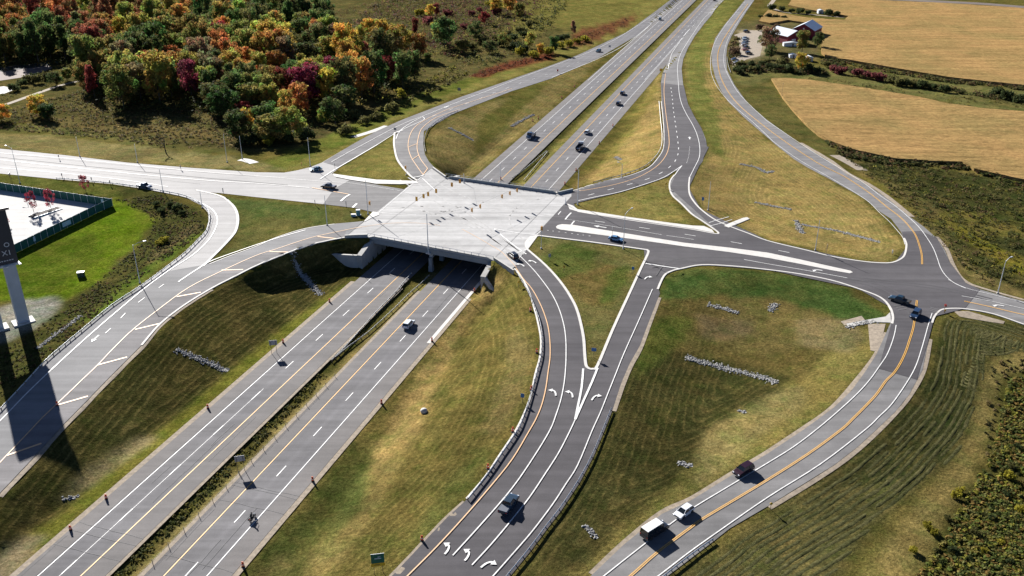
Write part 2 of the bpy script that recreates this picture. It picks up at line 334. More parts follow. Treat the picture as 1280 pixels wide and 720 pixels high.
def ccw(poly):
    a = sum(poly[i][0] * poly[(i + 1) % len(poly)][1] - poly[(i + 1) % len(poly)][0] * poly[i][1] for i in range(len(poly)))
    return poly if a > 0 else poly[::-1]
def resample(pts, step, closed=False):
    P = [Vector(p[:2]) for p in pts]; 
    if closed: P.append(P[0])
    out = []
    for a, b in zip(P[:-1], P[1:]):
        n = max(1, int(round((b - a).length / step)))
        for k in range(n): out.append(a.lerp(b, k / n))
    if not closed: out.append(P[-1])
    return out
def sheet(poly, off, step=2.0, zfix=None, skirt=0.):   # polygon draped on the ground
    poly = ccw([tuple(p[:2]) for p in poly]); B = resample(poly, step, True); n = len(B)
    xs = [p.x for p in B]; ys = [p.y for p in B]; pts = list(B)
    X, Y = np.meshgrid(np.arange(min(xs), max(xs), step) + .37, np.arange(min(ys), max(ys), step) + .41); X = X.ravel(); Y = Y.ravel()
    m = inpoly(X, Y, [tuple(p) for p in B]); pts += [Vector((x, y)) for x, y in zip(X[m], Y[m])]
    V, E, F, *_ = delaunay_2d_cdt(pts, [(i, (i + 1) % n) for i in range(n)], [], 0, 1e-4)
    cx = [sum(V[i].x for i in f) / len(f) for f in F]; cy = [sum(V[i].y for i in f) / len(f) for f in F]
    keep = inpoly(cx, cy, [tuple(p) for p in B])
    VX = np.array([v.x for v in V]); VY = np.array([v.y for v in V]); Z = (H(VX, VY) if zfix is None else np.full(len(V), zfix)) + off
    verts = list(zip(VX, VY, Z)); faces = [tuple(f) for f, k in zip(F, keep) if k]
    if skirt:
        b0 = len(verts); m0 = MB(); bz = (H(np.array(xs), np.array(ys)) if zfix is None else np.full(n, zfix)) + off
        verts += [(x, y, z) for x, y, z in zip(xs, ys, bz)] + [(x, y, z - skirt) for x, y, z in zip(xs, ys, bz)]
        faces += [(b0 + i, b0 + n + i, b0 + n + (i + 1) % n, b0 + (i + 1) % n) for i in range(n)]
    return verts, faces
def px_sheet(name, pxpoly, off, mat, step=2.0, skirt=0., zfix=None, parent=None):
    W = [G(*p) if zfix is None else up(p[0], p[1], zfix) for p in pxpoly]
    v, f = sheet(W, off, step, zfix, skirt); return link(name, v, f, mat, parent, True if not skirt else False)
def offs(path, d):                                     # offset a world polyline to its left
    out = []
    for i, p in enumerate(path):
        a = path[max(i - 1, 0)]; b = path[min(i + 1, len(path) - 1)]; t = (Vector(b[:2]) - Vector(a[:2])).normalized(); out.append(Vector((p[0] - t.y * d, p[1] + t.x * d)))
    return out
def strip(mb, path, w, off, zf=None, step=2.0, h=0.):  # ribbon (h > 0: a raised kerb)
    P = resample(path, step); L = offs(P, w / 2); Rr = offs(P, -w / 2); n = len(P)
    def zz(q): return (h1(q.x, q.y) if zf is None else zf(q)) + off
    if h <= 0 and w > .9:
        nc = int(math.ceil(w / .5)) + 1; V = []
        for j in range(nc): V += [(q.x, q.y, zz(q)) for q in offs(P, w / 2 - w * j / (nc - 1))]
        mb.add(V, [(j * n + n + i, j * n + n + i + 1, j * n + i + 1, j * n + i) for j in range(nc - 1) for i in range(n - 1)])
    elif h <= 0:
        mb.add([(q.x, q.y, zz(q)) for q in L] + [(q.x, q.y, zz(q)) for q in Rr], [(n + i, n + i + 1, i + 1, i) for i in range(n - 1)])
    else:
        V = [(q.x, q.y, zz(q) - .05) for q in L] + [(q.x, q.y, zz(q) + h) for q in L] + [(q.x, q.y, zz(q) + h) for q in Rr] + [(q.x, q.y, zz(q) - .05) for q in Rr]
        F = []
        for k in range(3): F += [(k * n + i, (k + 1) * n + i, (k + 1) * n + i + 1, k * n + i + 1) for i in range(n - 1)]
        F = [f[::-1] for f in F]; mb.add(V, F)
def wpath(px, sm=5): return [G(*p) for p in (smooth(px, sm) if sm else px)]

# ------------------------------------------------------------------ the ground
OLV=(.112,.095,.030); DGR=(.050,.055,.017); LAWN=(.098,.145,.010); STRAW=(.30,.20,.08); MEAD=(.098,.085,.036); RED=(.15,.045,.028); TAN=(.21,.165,.07)
ZONES = [  # outline in photo pixels, grass colour, strength of mowing rows
 ([(-200,140),(0,150),(290,190),(330,190),(440,170),(640,90),(830,0),(900,-60),(300,-120),(-300,-120)], MEAD, 0),
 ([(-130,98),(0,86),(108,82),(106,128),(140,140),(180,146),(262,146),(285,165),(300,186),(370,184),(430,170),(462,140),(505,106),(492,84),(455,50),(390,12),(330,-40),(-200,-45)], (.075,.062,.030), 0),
 ([(600,20),(700,-10),(830,-10),(800,22),(740,40),(690,35),(640,60),(620,40)], (.16,.14,.045), 0),
 ([(-100,160),(0,165),(160,180),(330,203),(400,200),(390,212),(330,216),(160,204),(0,186),(-100,180)], (.20,.165,.08), .2),
 ([(350,205),(430,180),(520,130),(640,84),(780,18),(830,-10),(850,0),(800,32),(720,68),(640,97),(560,122),(480,160),(405,205),(360,216)], (.19,.165,.055), .15),
 ([(320,205),(350,195),(520,118),(620,85),(640,88),(520,132),(430,182),(350,210)], (.115,.125,.03), 0),
 ([(585,97),(605,86),(640,76),(690,64),(705,70),(680,78),(640,86),(600,99)], RED, 0),
 ([(705,62),(720,40),(760,28),(800,16),(790,30),(760,42),(735,56)], (.15,.06,.035), 0),
 ([(930,40),(945,0),(950,0),(915,55),(890,60),(886,48)], (.16,.07,.03), 0),
 ([(540,165),(570,143),(650,116),(760,62),(735,88),(690,136),(640,178),(590,222),(560,222),(545,205),(532,195)], (.215,.165,.072), .45),
 ([(590,200),(640,150),(700,90),(640,120),(600,150)], (.125,.115,.035), .2),
 ([(418,218),(434,204),(494,167),(492,195),(512,216),(505,228),(440,222)], (.20,.17,.06), .15),
 ([(710,240),(740,210),(760,190),(826,90),(832,185),(812,207),(780,218),(740,228)], (.28,.195,.085), .25),
 ([(715,230),(760,180),(800,130),(822,98),(815,130),(790,165),(770,190),(752,210)], (.17,.14,.045), .2),
 ([(716,254),(740,250),(837,220),(840,248),(867,281),(780,274),(722,262)], (.20,.165,.06), .2),
 ([(880,30),(905,0),(935,-10),(912,20),(888,62),(898,112),(960,175),(1070,245),(1133,305),(1110,330),(960,300),(880,262),(864,235),(886,180),(860,120),(854,75)], (.26,.19,.08), .6),
 ([(856,75),(880,30),(905,0),(930,0),(905,30),(885,65),(880,100),(900,150),(905,200),(890,215),(872,240),(864,232),(886,182),(862,125)], (.145,.145,.045), .2),
 ([(863,240),(885,190),(905,200),(920,240),(900,262),(880,262)], (.28,.20,.085), .2),
 ([(659,312),(675,295),(805,312),(790,360),(766,412),(747,457),(732,457),(722,390),(700,352)], (.135,.122,.05), .05),
 ([(668,330),(700,305),(750,315),(735,345),(700,350)], (.085,.105,.03), 0), ([(700,350),(760,330),(790,340),(765,380),(735,380)], (.16,.115,.045), 0), ([(760,340),(790,330),(775,372),(750,380)], (.075,.10,.025), 0),
 ([(828,350),(850,336),(960,338),(1070,360),(1113,400),(1090,440),(1040,510),(960,567),(820,650),(740,720),(640,800),(590,800),(660,715),(755,560),(800,430)], (.105,.084,.031), .3),
 ([(770,500),(795,440),(860,440),(990,470),(950,520),(870,590),(800,640),(740,700),(640,790),(600,790),(665,695),(755,555)], (.052,.050,.019), .6),
 ([(785,430),(830,395),(870,400),(850,430),(800,470)], (.085,.105,.025), .2),
 ([(828,350),(850,336),(960,338),(1060,360),(1113,397),(1090,404),(1030,398),(960,384),(900,366),(845,376),(822,372)], (.062,.095,.028), .1),
 ([(880,375),(960,372),(1040,395),(1050,415),(960,450),(880,420)], (.135,.105,.042), .1),
 ([(1095,410),(1100,440),(1045,505),(960,565),(840,640),(745,715),(650,790),(640,770),(740,695),(860,590),(940,525),(1000,470),(1060,420)], (.19,.155,.055), .2),
 ([(1180,398),(1280,405),(1400,420),(1400,440),(1280,442),(1235,447),(1222,500),(1200,565),(1100,650),(1040,720),(980,790),(780,790),(850,720),(960,640),(1100,545),(1165,460)], (.052,.055,.022), .8),
 ([(860,715),(960,640),(1060,610),(1130,600),(1060,700),(1020,790),(800,790)], (.095,.088,.036), .55),
 ([(1400,438),(1280,440),(1240,447),(1225,500),(1200,570),(1130,650),(1080,720),(1040,790),(1090,790),(1150,710),(1230,570),(1252,475),(1280,462),(1400,455)], (.20,.155,.062), .35),
 ([(1400,455),(1280,462),(1252,475),(1230,570),(1150,710),(1100,790),(1500,790),(1500,455)], (.070,.066,.020), 0),
 ([(1040,185),(1070,205),(1130,262),(1190,335),(1230,362),(1400,390),(1400,240),(1280,232),(1215,216),(1110,202)], (.055,.055,.021), 0),
 ([(1040,195),(1060,205),(1130,262),(1185,322),(1225,360),(1280,375),(1280,368),(1210,330),(1150,262),(1075,200)], (.165,.128,.055), .1),
 ([(1070,215),(1180,262),(1280,315),(1280,345),(1240,320),(1170,280),(1110,250)], (.15,.125,.035), 0),
 ([(920,108),(960,100),(985,130),(1037,182),(1060,205),(1040,195),(980,166),(935,130)], (.105,.095,.035), .1),
 ([(915,90),(960,80),(1060,85),(1280,112),(1400,120),(1400,150),(1280,142),(1110,117),(964,100),(940,108),(918,106)], (.135,.125,.05), 0),
 ([(910,30),(960,25),(1025,30),(1025,75),(960,82),(915,90),(908,70)], (.12,.10,.05), 0),
 ([(926,38),(960,36),(955,65),(950,72),(926,72)], (.38,.31,.25), 0),
 ([(0,625),(-90,720),(-60,800),(0,720),(20,715),(140,605),(320,452),(425,362),(456,337),(432,300),(345,325),(260,365),(180,435),(80,533)], (.062,.058,.021), .9),  # darker green grass, with some shade of the bank painted into it
 ([(-60,800),(0,735),(22,715),(140,612),(225,540),(320,456),(430,362),(455,338),(425,358),(300,452),(140,590),(60,655),(0,690),(-90,740)], (.125,.125,.024), .15),
 ([(-60,800),(22,716),(60,672),(30,672),(0,690),(-90,740)], (.20,.16,.11), 0),
 ([(120,605),(200,545),(170,548),(90,600),(70,625)], (.24,.19,.11), 0),
 ([(643,340),(655,365),(672,410),(668,480),(640,545),(580,620),(490,718),(420,800),(200,800),(292,720),(440,543),(540,434),(604,352),(625,338)], (.118,.098,.033), .55),
 ([(604,354),(625,345),(620,365),(585,400),(560,450),(520,545),(480,590),(470,600),(445,600),(480,545),(510,490),(545,435)], (.29,.20,.085), .25),
 ([(470,590),(500,560),(520,545),(470,640),(430,700),(380,760),(350,760),(400,680)], (.20,.155,.062), .3),
 ([(240,790),(292,722),(400,610),(440,550),(470,570),(460,600),(420,640),(395,690),(350,760)], (.060,.066,.02), .1),
 ([(640,400),(668,430),(660,480),(625,545),(600,540),(630,470)], (.165,.128,.055), .4), ([(560,600),(600,560),(620,560),(570,630),(520,690),(500,690)], (.095,.095,.030), .3), ([(880,540),(950,500),(1000,480),(1010,500),(940,555),(870,610)], (.235,.19,.085), .1), ([(990,400),(1060,400),(1085,420),(1060,440),(1000,430)], (.18,.14,.075), 0), ([(870,395),(940,400),(940,425),(880,425)], (.15,.11,.06), .1),
 ([(420,640),(455,590),(470,600),(440,650),(405,690)], (.10,.11,.035), 0), ([(300,740),(350,690),(372,700),(330,760)], (.12,.10,.04), 0),
 ([(270,246),(320,247),(440,260),(464,268),(440,277),(320,307),(262,331),(292,300),(300,275)], (.125,.12,.045), .1),
 ([(270,246),(330,250),(420,262),(400,278),(330,272),(300,290),(298,275)], (.092,.115,.04), 0),
 ([(-100,205),(0,217),(140,230),(200,240),(140,248),(0,229),(-100,220)], (.12,.125,.035), 0),
 ([(140,231),(200,241),(250,262),(259,285),(240,305),(170,358),(60,450),(0,508),(-60,560),(-60,440),(80,385),(120,352),(190,292),(185,265),(150,250)], (.062,.064,.022), 0),
 ([(180,330),(225,290),(245,275),(250,290),(215,320)], (.13,.095,.05), 0),
 ([(259,288),(242,304),(172,358),(110,404),(100,400),(160,352),(235,295)], (.085,.125,.022), 0),
 ([(144,247),(160,256),(186,266),(195,276),(186,288),(160,315),(120,352),(82,381),(20,370),(-80,395),(-80,345),(20,318)], LAWN, .12),
 ([(60,305),(120,290),(130,320),(60,365),(20,370),(20,330)], (.080,.112,.012), .1),
 ([(5,382),(35,371),(70,371),(80,379),(62,397),(45,410),(15,425),(-40,440),(-40,390)], (.25,.235,.235), 0),
 ([(1060,205),(1120,203),(1215,218),(1290,236),(1290,262),(1200,250),(1140,232)], (.045,.05,.018), 0), ([(1065,207),(1100,222),(1180,262),(1170,275),(1120,245)], (.12,.095,.04), 0), ([(1180,262),(1230,265),(1290,285),(1290,300),(1230,290),(1190,278)], (.13,.11,.032), 0), ([(1190,280),(1240,300),(1290,335),(1290,350),(1250,330),(1200,295)], (.15,.13,.022), 0), ([(1210,255),(1290,268),(1290,285),(1240,272)], (.05,.058,.018), 0), ([(1225,292),(1290,302),(1290,328),(1250,312)], (.042,.045,.018), 0), ([(1100,255),(1180,310),(1215,350),(1185,325),(1130,270)], (.10,.075,.036), 0),
 ([(470,0),(640,-20),(640,30),(600,50),(560,70),(500,60),(450,40)], (.085,.078,.034), 0), ([(520,95),(600,58),(680,40),(690,60),(600,84),(540,110)], (.105,.088,.038), 0), ([(60,150),(160,145),(270,160),(280,180),(160,165),(60,160)], (.13,.10,.045), 0), ([(0,155),(100,160),(200,178),(300,190),(250,192),(100,170),(0,163)], (.11,.105,.04), 0),
]
def axis(lo, a, b, hi, step, grow, smax):
    v = list(np.arange(a, b + .01, step)); s = step; x = a
    left = []
    while x > lo: s = min(s * grow, smax); x -= s; left.append(x)
    s = step; x = v[-1]; right = []
    while x < hi: s = min(s * grow, smax); x += s; right.append(x)
    return np.array(left[::-1] + v + right)
tx = axis(-4200, -150, 185, 4200, 1.05, 1.035, 500); 
ty = np.concatenate([np.arange(-400, 60, 20.), np.arange(60, 100, 4.), np.arange(100, 345, 1.05), axis(344, 346, 500, 7000, 1.7, 1.03, 500)[1:]])
ty = np.unique(np.round(ty, 3)); TX, TY = np.meshgrid(tx, ty)
def Hmesh(x, y):
    z = H(x, y); al, nn = hw_inv(x, y)
    rng_ = (al > min(A0, B0) - 10) & (al < max(A1, B1) + 12)
    for face, sg in ((WL, 1), (WR, -1)):
        d = (nn - face) * sg
        o = rng_ & (d >= 0) & (d < 3.2); q = H(x - sg * EY * (3.2 - d), y + sg * EX * (3.2 - d)); z = np.where(o, q, z)
        i = rng_ & (d < 0) & (d > -3.0); z = np.where(i, np.minimum(z, 0.0), z)
    return z
TZ = Hmesh(TX, TY)
for k, off in (('deck', .35),):                        # the slab lies in a shallow bed
    m = inpoly(TX, TY, ROADS_W[k]); TZ = np.where(m & (TZ > 3), TZ - off, TZ)
PX, PY = proj(TX.ravel(), TY.ravel(), TZ.ravel())
def wob(x, y, f, s): return np.sin(x * f + 1.3 * s + 1.7 * np.sin(y * f * .7 + s)) * .5 + np.sin(y * f * 1.3 + 2.1 * s + 1.5 * np.sin(x * f * .9 + s)) * .5
wx = TX.ravel(); wy = TY.ravel()
JX = PX + 3.5 * wob(wx, wy, .21, 1) + 2.0 * wob(wx, wy, .83, 2); JY = PY + 2.2 * wob(wx, wy, .19, 3) + 1.4 * wob(wx, wy, .77, 4)
CO = np.tile(np.array(OLV), (len(PX), 1)); ST = np.zeros(len(PX))
vis = (PX > -420) & (PX < 1700) & (PY > -160) & (PY < 900) & (wy > 70)
CO[~vis] = (.13, .11, .04)
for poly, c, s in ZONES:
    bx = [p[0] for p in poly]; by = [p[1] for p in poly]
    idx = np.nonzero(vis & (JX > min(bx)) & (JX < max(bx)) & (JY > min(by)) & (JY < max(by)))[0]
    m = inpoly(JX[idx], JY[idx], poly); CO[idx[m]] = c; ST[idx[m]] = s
def soft(A, k):
    A = A.reshape(TX.shape + A.shape[1:]).copy()
    for _ in range(k):
        P = np.pad(A, ((1, 1), (1, 1)) + ((0, 0),) * (A.ndim - 2), mode='edge'); A = (P[:-2, 1:-1] + P[2:, 1:-1] + P[1:-1, :-2] + P[1:-1, 2:] + 2 * A) / 6
    return A.reshape((-1,) + A.shape[2:])
wal, wnn = hw_inv(wx, wy); mm_ = vis & (wnn > R_IN - .5) & (wnn < L_IN + .5)
CO[mm_] = (.075, .072, .022); mk = mm_ & (wnn < R_IN + 2.6 + .7 * wob(wx, wy, .3, 5)); CO[mk] = (.24, .185, .085); mk = mm_ & (wy > 330) & (wnn < R_IN + 3.6); CO[mk] = (.19, .165, .06)
CO *= np.array([.715, .745, .64]); CO = soft(CO, 2); ST = soft(ST, 2)
# distance to the nearest pavement edge drives the mowing rows
ep = []
for k, v in ROADS_W.items():
    if k != 'deck': ep += [(p.x, p.y) for p in resample(v, 1.5, True)]
for n in (L_OUT, R_OUT):
    ep += [tuple(hw(a, n).xy) for a in np.arange(80, 700, 1.5)]
kd = kdtree.KDTree(len(ep))
for i, p in enumerate(ep): kd.insert((p[0], p[1], 0), i)
kd.balance()
DI = np.zeros(len(PX))
for i in np.nonzero(ST > .02)[0]: DI[i] = kd.find((wx[i], wy[i], 0))[2]
DI = soft(DI, 4)
ny, nx = TX.shape; idx = np.arange(nx * ny).reshape(ny, nx)
F = np.stack([idx[:-1, :-1], idx[:-1, 1:], idx[1:, 1:], idx[1:, :-1]], -1).reshape(-1, 4)
# no ground inside the abutment faces' step is needed; keep the sheet whole
me = bpy.data.meshes.new('ground'); me.vertices.add(nx * ny); me.vertices.foreach_set('co', np.stack([wx, wy, TZ.ravel()], -1).ravel())
me.loops.add(len(F) * 4); me.loops.foreach_set('vertex_index', F.ravel()); me.polygons.add(len(F)); me.polygons.foreach_set('loop_start', np.arange(len(F)) * 4)
me.polygons.foreach_set('use_smooth', [True] * len(F)); me.update(calc_edges=True)
at = me.color_attributes.new('grass', 'FLOAT_COLOR', 'POINT'); at.data.foreach_set('color', np.concatenate([CO, np.ones((len(CO), 1))], 1).ravel())
a2 = me.attributes.new('rows', 'FLOAT', 'POINT'); a2.data.foreach_set('value', ST); a3 = me.attributes.new('edge', 'FLOAT', 'POINT'); a3.data.foreach_set('value', DI)
m, t, b = newmat('mown_and_rough_grass'); p = pos(t)
def attr(t, n, o):
    a = t.nodes.new('ShaderNodeAttribute'); a.attribute_name = n; return a.outputs[o]
def scalev(t, c, v):
    m_ = t.nodes.new('ShaderNodeVectorMath'); m_.operation = 'MULTIPLY'; t.links.new(c, m_.inputs[0]); m_.inputs[1].default_value = v; return m_.outputs[0]
gc = attr(t, 'grass', 'Color'); rs = attr(t, 'rows', 'Fac'); ed = attr(t, 'edge', 'Fac')
n1 = noise(t, .05, 5, .62, p); n2 = noise(t, .28, 6, .7, p); n3 = noise(t, 1.6, 5, .75, p); n4 = noise(t, 6, 3, .7, p)
wob_ = mul(t, ramp(t, noise(t, .22, 3, .6, p), 0, 1, -.7, .7), ed, 'ADD')
row = mul(t, wob_, 2 * math.pi / 1.65); sn = t.nodes.new('ShaderNodeMath'); sn.operation = 'SINE'; t.links.new(row, sn.inputs[0])
rowv = mul(t, mul(t, sn.outputs[0], rs), ramp(t, noise(t, .12, 3, .6, p), .35, .65, .25, 1.0))
k = mul(t, ramp(t, n1, .3, .7, .72, 1.28), ramp(t, n2, .3, .7, .70, 1.30)); k = mul(t, k, ramp(t, n3, .3, .7, .50, 1.48)); k = mul(t, k, ramp(t, n4, .3, .7, .7, 1.3))
k = mul(t, k, mul(t, mul(t, rowv, .16), 1, 'ADD'))
c = mixc(t, ramp(t, noise(t, .11, 5, .7, p), .42, .68, 0, .7), gc, scalev(t, mixc(t, .25, gc, (.17, .125, .05)), (1.35, 1.2, 1.1)))
c = mixc(t, ramp(t, noise(t, .17, 5, .7, p), .46, .68, 0, .75), c, scalev(t, c, (.58, .82, .6)))
c = mixc(t, ramp(t, n3, .55, .8, 0, .5), c, scalev(t, c, (1.75, 1.55, 1.7)))
thin = mul(t, mul(t, ramp(t, sn.outputs[0], .45, 1.0, 0, 1), rs), ramp(t, noise(t, .5, 4, .7, p), .4, .66, .1, .7)); c = mixc(t, thin, c, scalev(t, mixc(t, .35, c, (.20, .15, .06)), (1.5, 1.4, 1.3)))
t.links.new(scalec(t, c, k), b.inputs['Base Color']); b.inputs['Roughness'].default_value = .95; b.inputs['Specular IOR Level'].default_value = 0
hh = mul(t, mul(t, n3, .5), mul(t, mul(t, rowv, .05), mul(t, n2, .45), 'ADD'), 'ADD'); bump(t, b, hh, .8, .6)
me.materials.append(m); ground = bpy.data.objects.new('ground', me); COL.objects.link(ground); struct(ground)

# ------------------------------------------------------------------ pavements
def hw_sheet(name, n0, n1, a0, a1, off, mat, taper=None):
    al = list(np.arange(a0, min(a1, 700), 6.0)) + list(np.arange(700, a1 + 1, 60.0)); V = []; F = []
    for a in al:
        for n in (n0, n1): V.append(tuple(hw(a, n, off)))
    for i in range(len(al) - 1): F.append((2 * i, 2 * i + 2, 2 * i + 3, 2 * i + 1) if n1 < n0 else (2 * i, 2 * i + 1, 2 * i + 3, 2 * i + 2))
    return struct(link(name, V, F, mat))
FAR = 2600
hw_sheet('highway', L_OUT, L_IN, -150, FAR, .06, [MAT['highway']]); hw_sheet('highway', R_IN, R_OUT, -150, FAR, .06, [MAT['highway_r']])
for n0, n1 in ((L_OUT, L_WHITE + .35), (L_YEL - .4, L_IN), (R_IN, R_YEL + .35), (R_WHITE - .4, R_OUT)):
    hw_sheet('highway_shoulder', n0, n1, -150, FAR, .075, [MAT['shoulder']])
for n0, n1 in ((L_OUT + 1.3, L_OUT - .1), (L_IN + .1, L_IN - .8), (R_IN + .9, R_IN - .1), (R_OUT + .1, R_OUT - 1.2)):
    hw_sheet('gravel_verge', n0, n1, -150, min(A0, B0) - 12, .045, [MAT['gravel']])
def road(name, key, off, mat, verge=1.3):
    v, f = sheet(ROADS_W[key], off); o = struct(link(name, v, f, mat, None, True))
    return o
road('side_street', 'csl', .06, MAT['pale']); road('ramp_road', 'ulr2', .085, MAT['mid']); road('turning_road', 'loop', .10, MAT['pale'])
road('ramp_road', 'lr', .12, MAT['lrroad']); road('ramp_road', 'rr', .07, MAT['dark']); road('side_road', 'csr', .09, MAT['mid']); road('ramp_road', 'urr', .11, MAT['mid'])
OV = [
 ('worn_asphalt_stretch', [(431,297),(410,301),(390,305.5),(368,313),(345,322),(320,332.5),(295,345),(265,360.5),(230,382),(200,405.5),(177,432),(157,452),(137,472),(110,500),(80,530.5),(67,545),(35,580),(0,617),(-40,660),(-45,628),(0,580),(37,541),(72,506),(122,458),(167,413),(200,387),(236,361),(278,340),(320,321),(345,313),(370,304.5),(395,297),(432,289)], .14, 'lrshould'), # differently worn stretches, laid over the road below
 ('new_asphalt_stretch', NEWASPH['csr'], .135, 'dark'),
 ('new_asphalt_stretch', [(718,240),(740,231),(775,223),(795,217),(812,209),(824,197),(830,185),(830,150),(826,104),(854.5,107),(860,130),(868,146),(877,161),(884,184),(862,222),(850,208),(835,221),(805,232),(775,241),(745,248),(713,256)], .15, 'dark'),
 ('worn_asphalt_stretch', [(437,225.5),(470,231),(506,237),(470,266),(442,260),(404,255.5),(418,236)], .10, 'mid'),
 ('ramp_asphalt_stretch', [(404,203),(440,181),(472,163.5),(500,151),(540,135.5),(577,121),(640,99),(715,72),(782,41),(838,0),(862,-22),(880,-22),(850,0),(794,46),(747,73),(690,98),(640,114),(570,141),(530,164),(494,166),(450,193.5),(424,209)], .10, 'highway'),
]
for nme, poly, off, mk in OV:
    v, f = sheet([G(*q) for q in poly], off); struct(link(nme, v, f, MAT[mk], None, True))
# gravel shoulders along pavement edges
gm = MB()
for pth, w in (([(582,628),(560,648),(537,672),(515,696),(490,722)], 1.5), ([(824,372),(812,404),(800,436),(788,458),(778,482),(767,514)], 1.2), ([(960,565),(1005,535),(1042,508),(1080,464),(1097,440),(1108,416)], 1.2), ([(739,718),(780,679),(827,641),(865,623),(912,594),(960,565)], 1.2),
               ([(1163,424),(1155,463),(1138,494),(1121,515),(1100,537),(1074,561),(1044,584),(1002,611),(962,635)], 1.0), ([(1171,296),(1183,311),(1190,328),(1198,343),(1209,353),(1227,360),(1280,375)], 1.2), ([(265,362),(230,384),(200,408),(177,435),(157,455),(137,475),(110,503),(80,534),(35,584),(0,621)], 1.2),
               ([(1140,271),(1112,248),(1087,231),(1061,217.5),(1036,199.5),(1000,178.5)], 2.0)):
    strip(gm, wpath(pth), w, .065)
struct(gm.build('gravel_verge', MAT['gravel'], None, True))
cs = MB()                                              # concrete gutter beside the right carriageway near the bridge
strip(cs, [hw(a, R_OUT + .3) for a in np.arange(min(A0, B0) - 42, max(A1, B1) + 20, 3.)], 1.0, .09)
struct(cs.build('concrete_gutter', MAT['kerb']))

# ------------------------------------------------------------------ kerbs, islands, sidewalks
kb = MB()
KERBS = [
 ([(659,312),(682,332),(700,352),(713,371),(722,390),(729,420),(731,445),(732.5,457),(736,461),(741,461.5),(747,457),(766,412),(790,360),(801,336),(810,317),(809,313),(804,312),(740,303),(675,295)], .7),
 ([(722,265),(780,274.5),(830,282),(867,287.5),(893,292.3),(898,291.3),(890,285),(877,276),(865,268),(852,255),(841,245),(837,235),(838,226),(843,219)], .55),
 ([(862,222),(861,232),(862,243),(867,252),(876,262),(892,274),(910,282.5),(935,292),(960,301.5),(1005,312.5),(1040,321),(1077,327),(1100,329),(1115,328.5),(1126,324),(1131,318),(1133,306),(1130,298)], .55),
 ([(822,362),(830,345),(840,339),(852,336),(877,331.5),(915,333),(960,337.5),(1000,343),(1040,351),(1072,361),(1100,372),(1112,384),(1116,396),(1115,405)], .6),
 ([(1165,404),(1168,396),(1176,388),(1190,386),(1210,387),(1242,393),(1280,406)], .5),
 ([(504,163),(494,166),(493,170),(492.5,181),(496,198),(503,209),(514,221),(522,226)], .7),
 ([(245,238),(275,245),(288,254),(295,263),(297.5,275),(295,288),(289,297),(276,311),(262,325),(254,333)], .8),
 ([(431,297),(410,301),(390,305.5),(368,313),(345,322),(320,332.5),(295,345),(265,360.5),(230,382),(200,405.5),(177,432)], .55),
 ([(418,280.5),(382,286),(345,297.5),(320,308.5),(287,320.5),(262,330.5)], .4),
 ([(697,243),(715,239),(740,231),(775,223),(795,217),(812,209),(823,197),(829,186),(830,170),(829,150),(826.5,127)], .35),
 ([(643,336),(652,347),(660.5,363),(667,383),(672,402),(676,425),(674.5,448),(669,468),(663,496),(654,520),(642,543),(624,570),(606,597),(583,624)], .4),
]
for pth, w in KERBS: strip(kb, wpath(pth, 4), w, .03, None, 1.5, .15)
struct(kb.build('kerb', MAT['kerb']))
def slab(name, pth, mat, h=.15, off=.03):
    v, f = sheet([G(*q) for q in pth], off + h, 2.0, None, h + .05); return struct(link(name, v, f, mat))
MEDIAN = [(695,284),(697,282),(703,280.8),(715,281.5),(780,292),(855,304),(910,310),(960,316.5),(1000,325),(1040,334),(1063,339),(1066,341),(1062,342.3),(1040,338.5),(1000,330.5),(960,323),(910,315.5),(855,308.6),(780,298),(730,291.5),(700,287.5),(696,286)]
slab('median_island', MEDIAN, MAT['kerb'], .16)
slab('sidewalk', [(709,255),(716,257.5),(722,262),(780,271),(830,278),(866,282.5),(880,283),(890,287.5),(893,291.5),(867,286.5),(830,281),(780,273.5),(724,265.5),(712,262)], MAT['kerb'])
slab('sidewalk', [(416,217.5),(440,221),(470,225),(500,226),(520,226.5),(523,229.5),(500,230.5),(470,230),(437,225),(418,221)], MAT['kerb'])
slab('sidewalk', [(905,283),(928,273),(934,272),(937,274),(920,281),(911,285)], MAT['kerb'])
slab('corner_apron', [(455,277),(466,265),(473,266),(474,269),(464,273),(456,277.5)], MAT['kerb'])
slab('corner_apron', [(659,313),(672,295.5),(676,295),(672,294),(662,296),(656,303),(656,308)], MAT['kerb'], .1)
slab('corner_apron', [(1107,396),(1112,391),(1119,398),(1119,404),(1095,403),(1060,409),(1058,405),(1090,399)], MAT['conc'], .08)
slab('stone_pad', [(1085,405),(1107,405),(1102,425),(1096,440),(1088,438)], MAT['gravel'], .04)
slab('straw_mat', [(1051,402),(1077,395),(1081,400),(1056,407)], MAT['gravel'], .04)
slab('stone_pad', [(1192,389),(1210,389),(1256,402),(1254,405),(1200,396)], MAT['gravel'], .04)
g2 = MB(); strip(g2, wpath([(441,171.5),(450,169),(463,165),(476,160.5),(484,157.5)]), 3.6, .07); strip(g2, wpath([(300,199.5),(308,200.5),(318,204)]), 4.0, .07); struct(g2.build('gravel_pad', MAT['conc']))
px_sheet('parking_lot', [(-160,236),(0,236.5),(60,246),(110,253.5),(136,257.5),(90,278),(18,314),(-70,350),(-200,360)], .05, MAT['lot']); struct(bpy.data.objects['parking_lot'])
px_sheet('farm_yard', [(926,41),(938,38),(955,38),(957,44),(953,58),(950,70),(934,74),(922,80),(916,84),(914,74),(925,66),(924,52),(922,46),(917,44)], .05, MAT['gravel']); struct(bpy.data.objects['farm_yard'])
gp = MB(); strip(gp, wpath([(-60,150),(0,133),(40,119),(75,107),(104,100)]), 3.0, .06); struct(gp.build('gravel_path', MAT['gravel']))
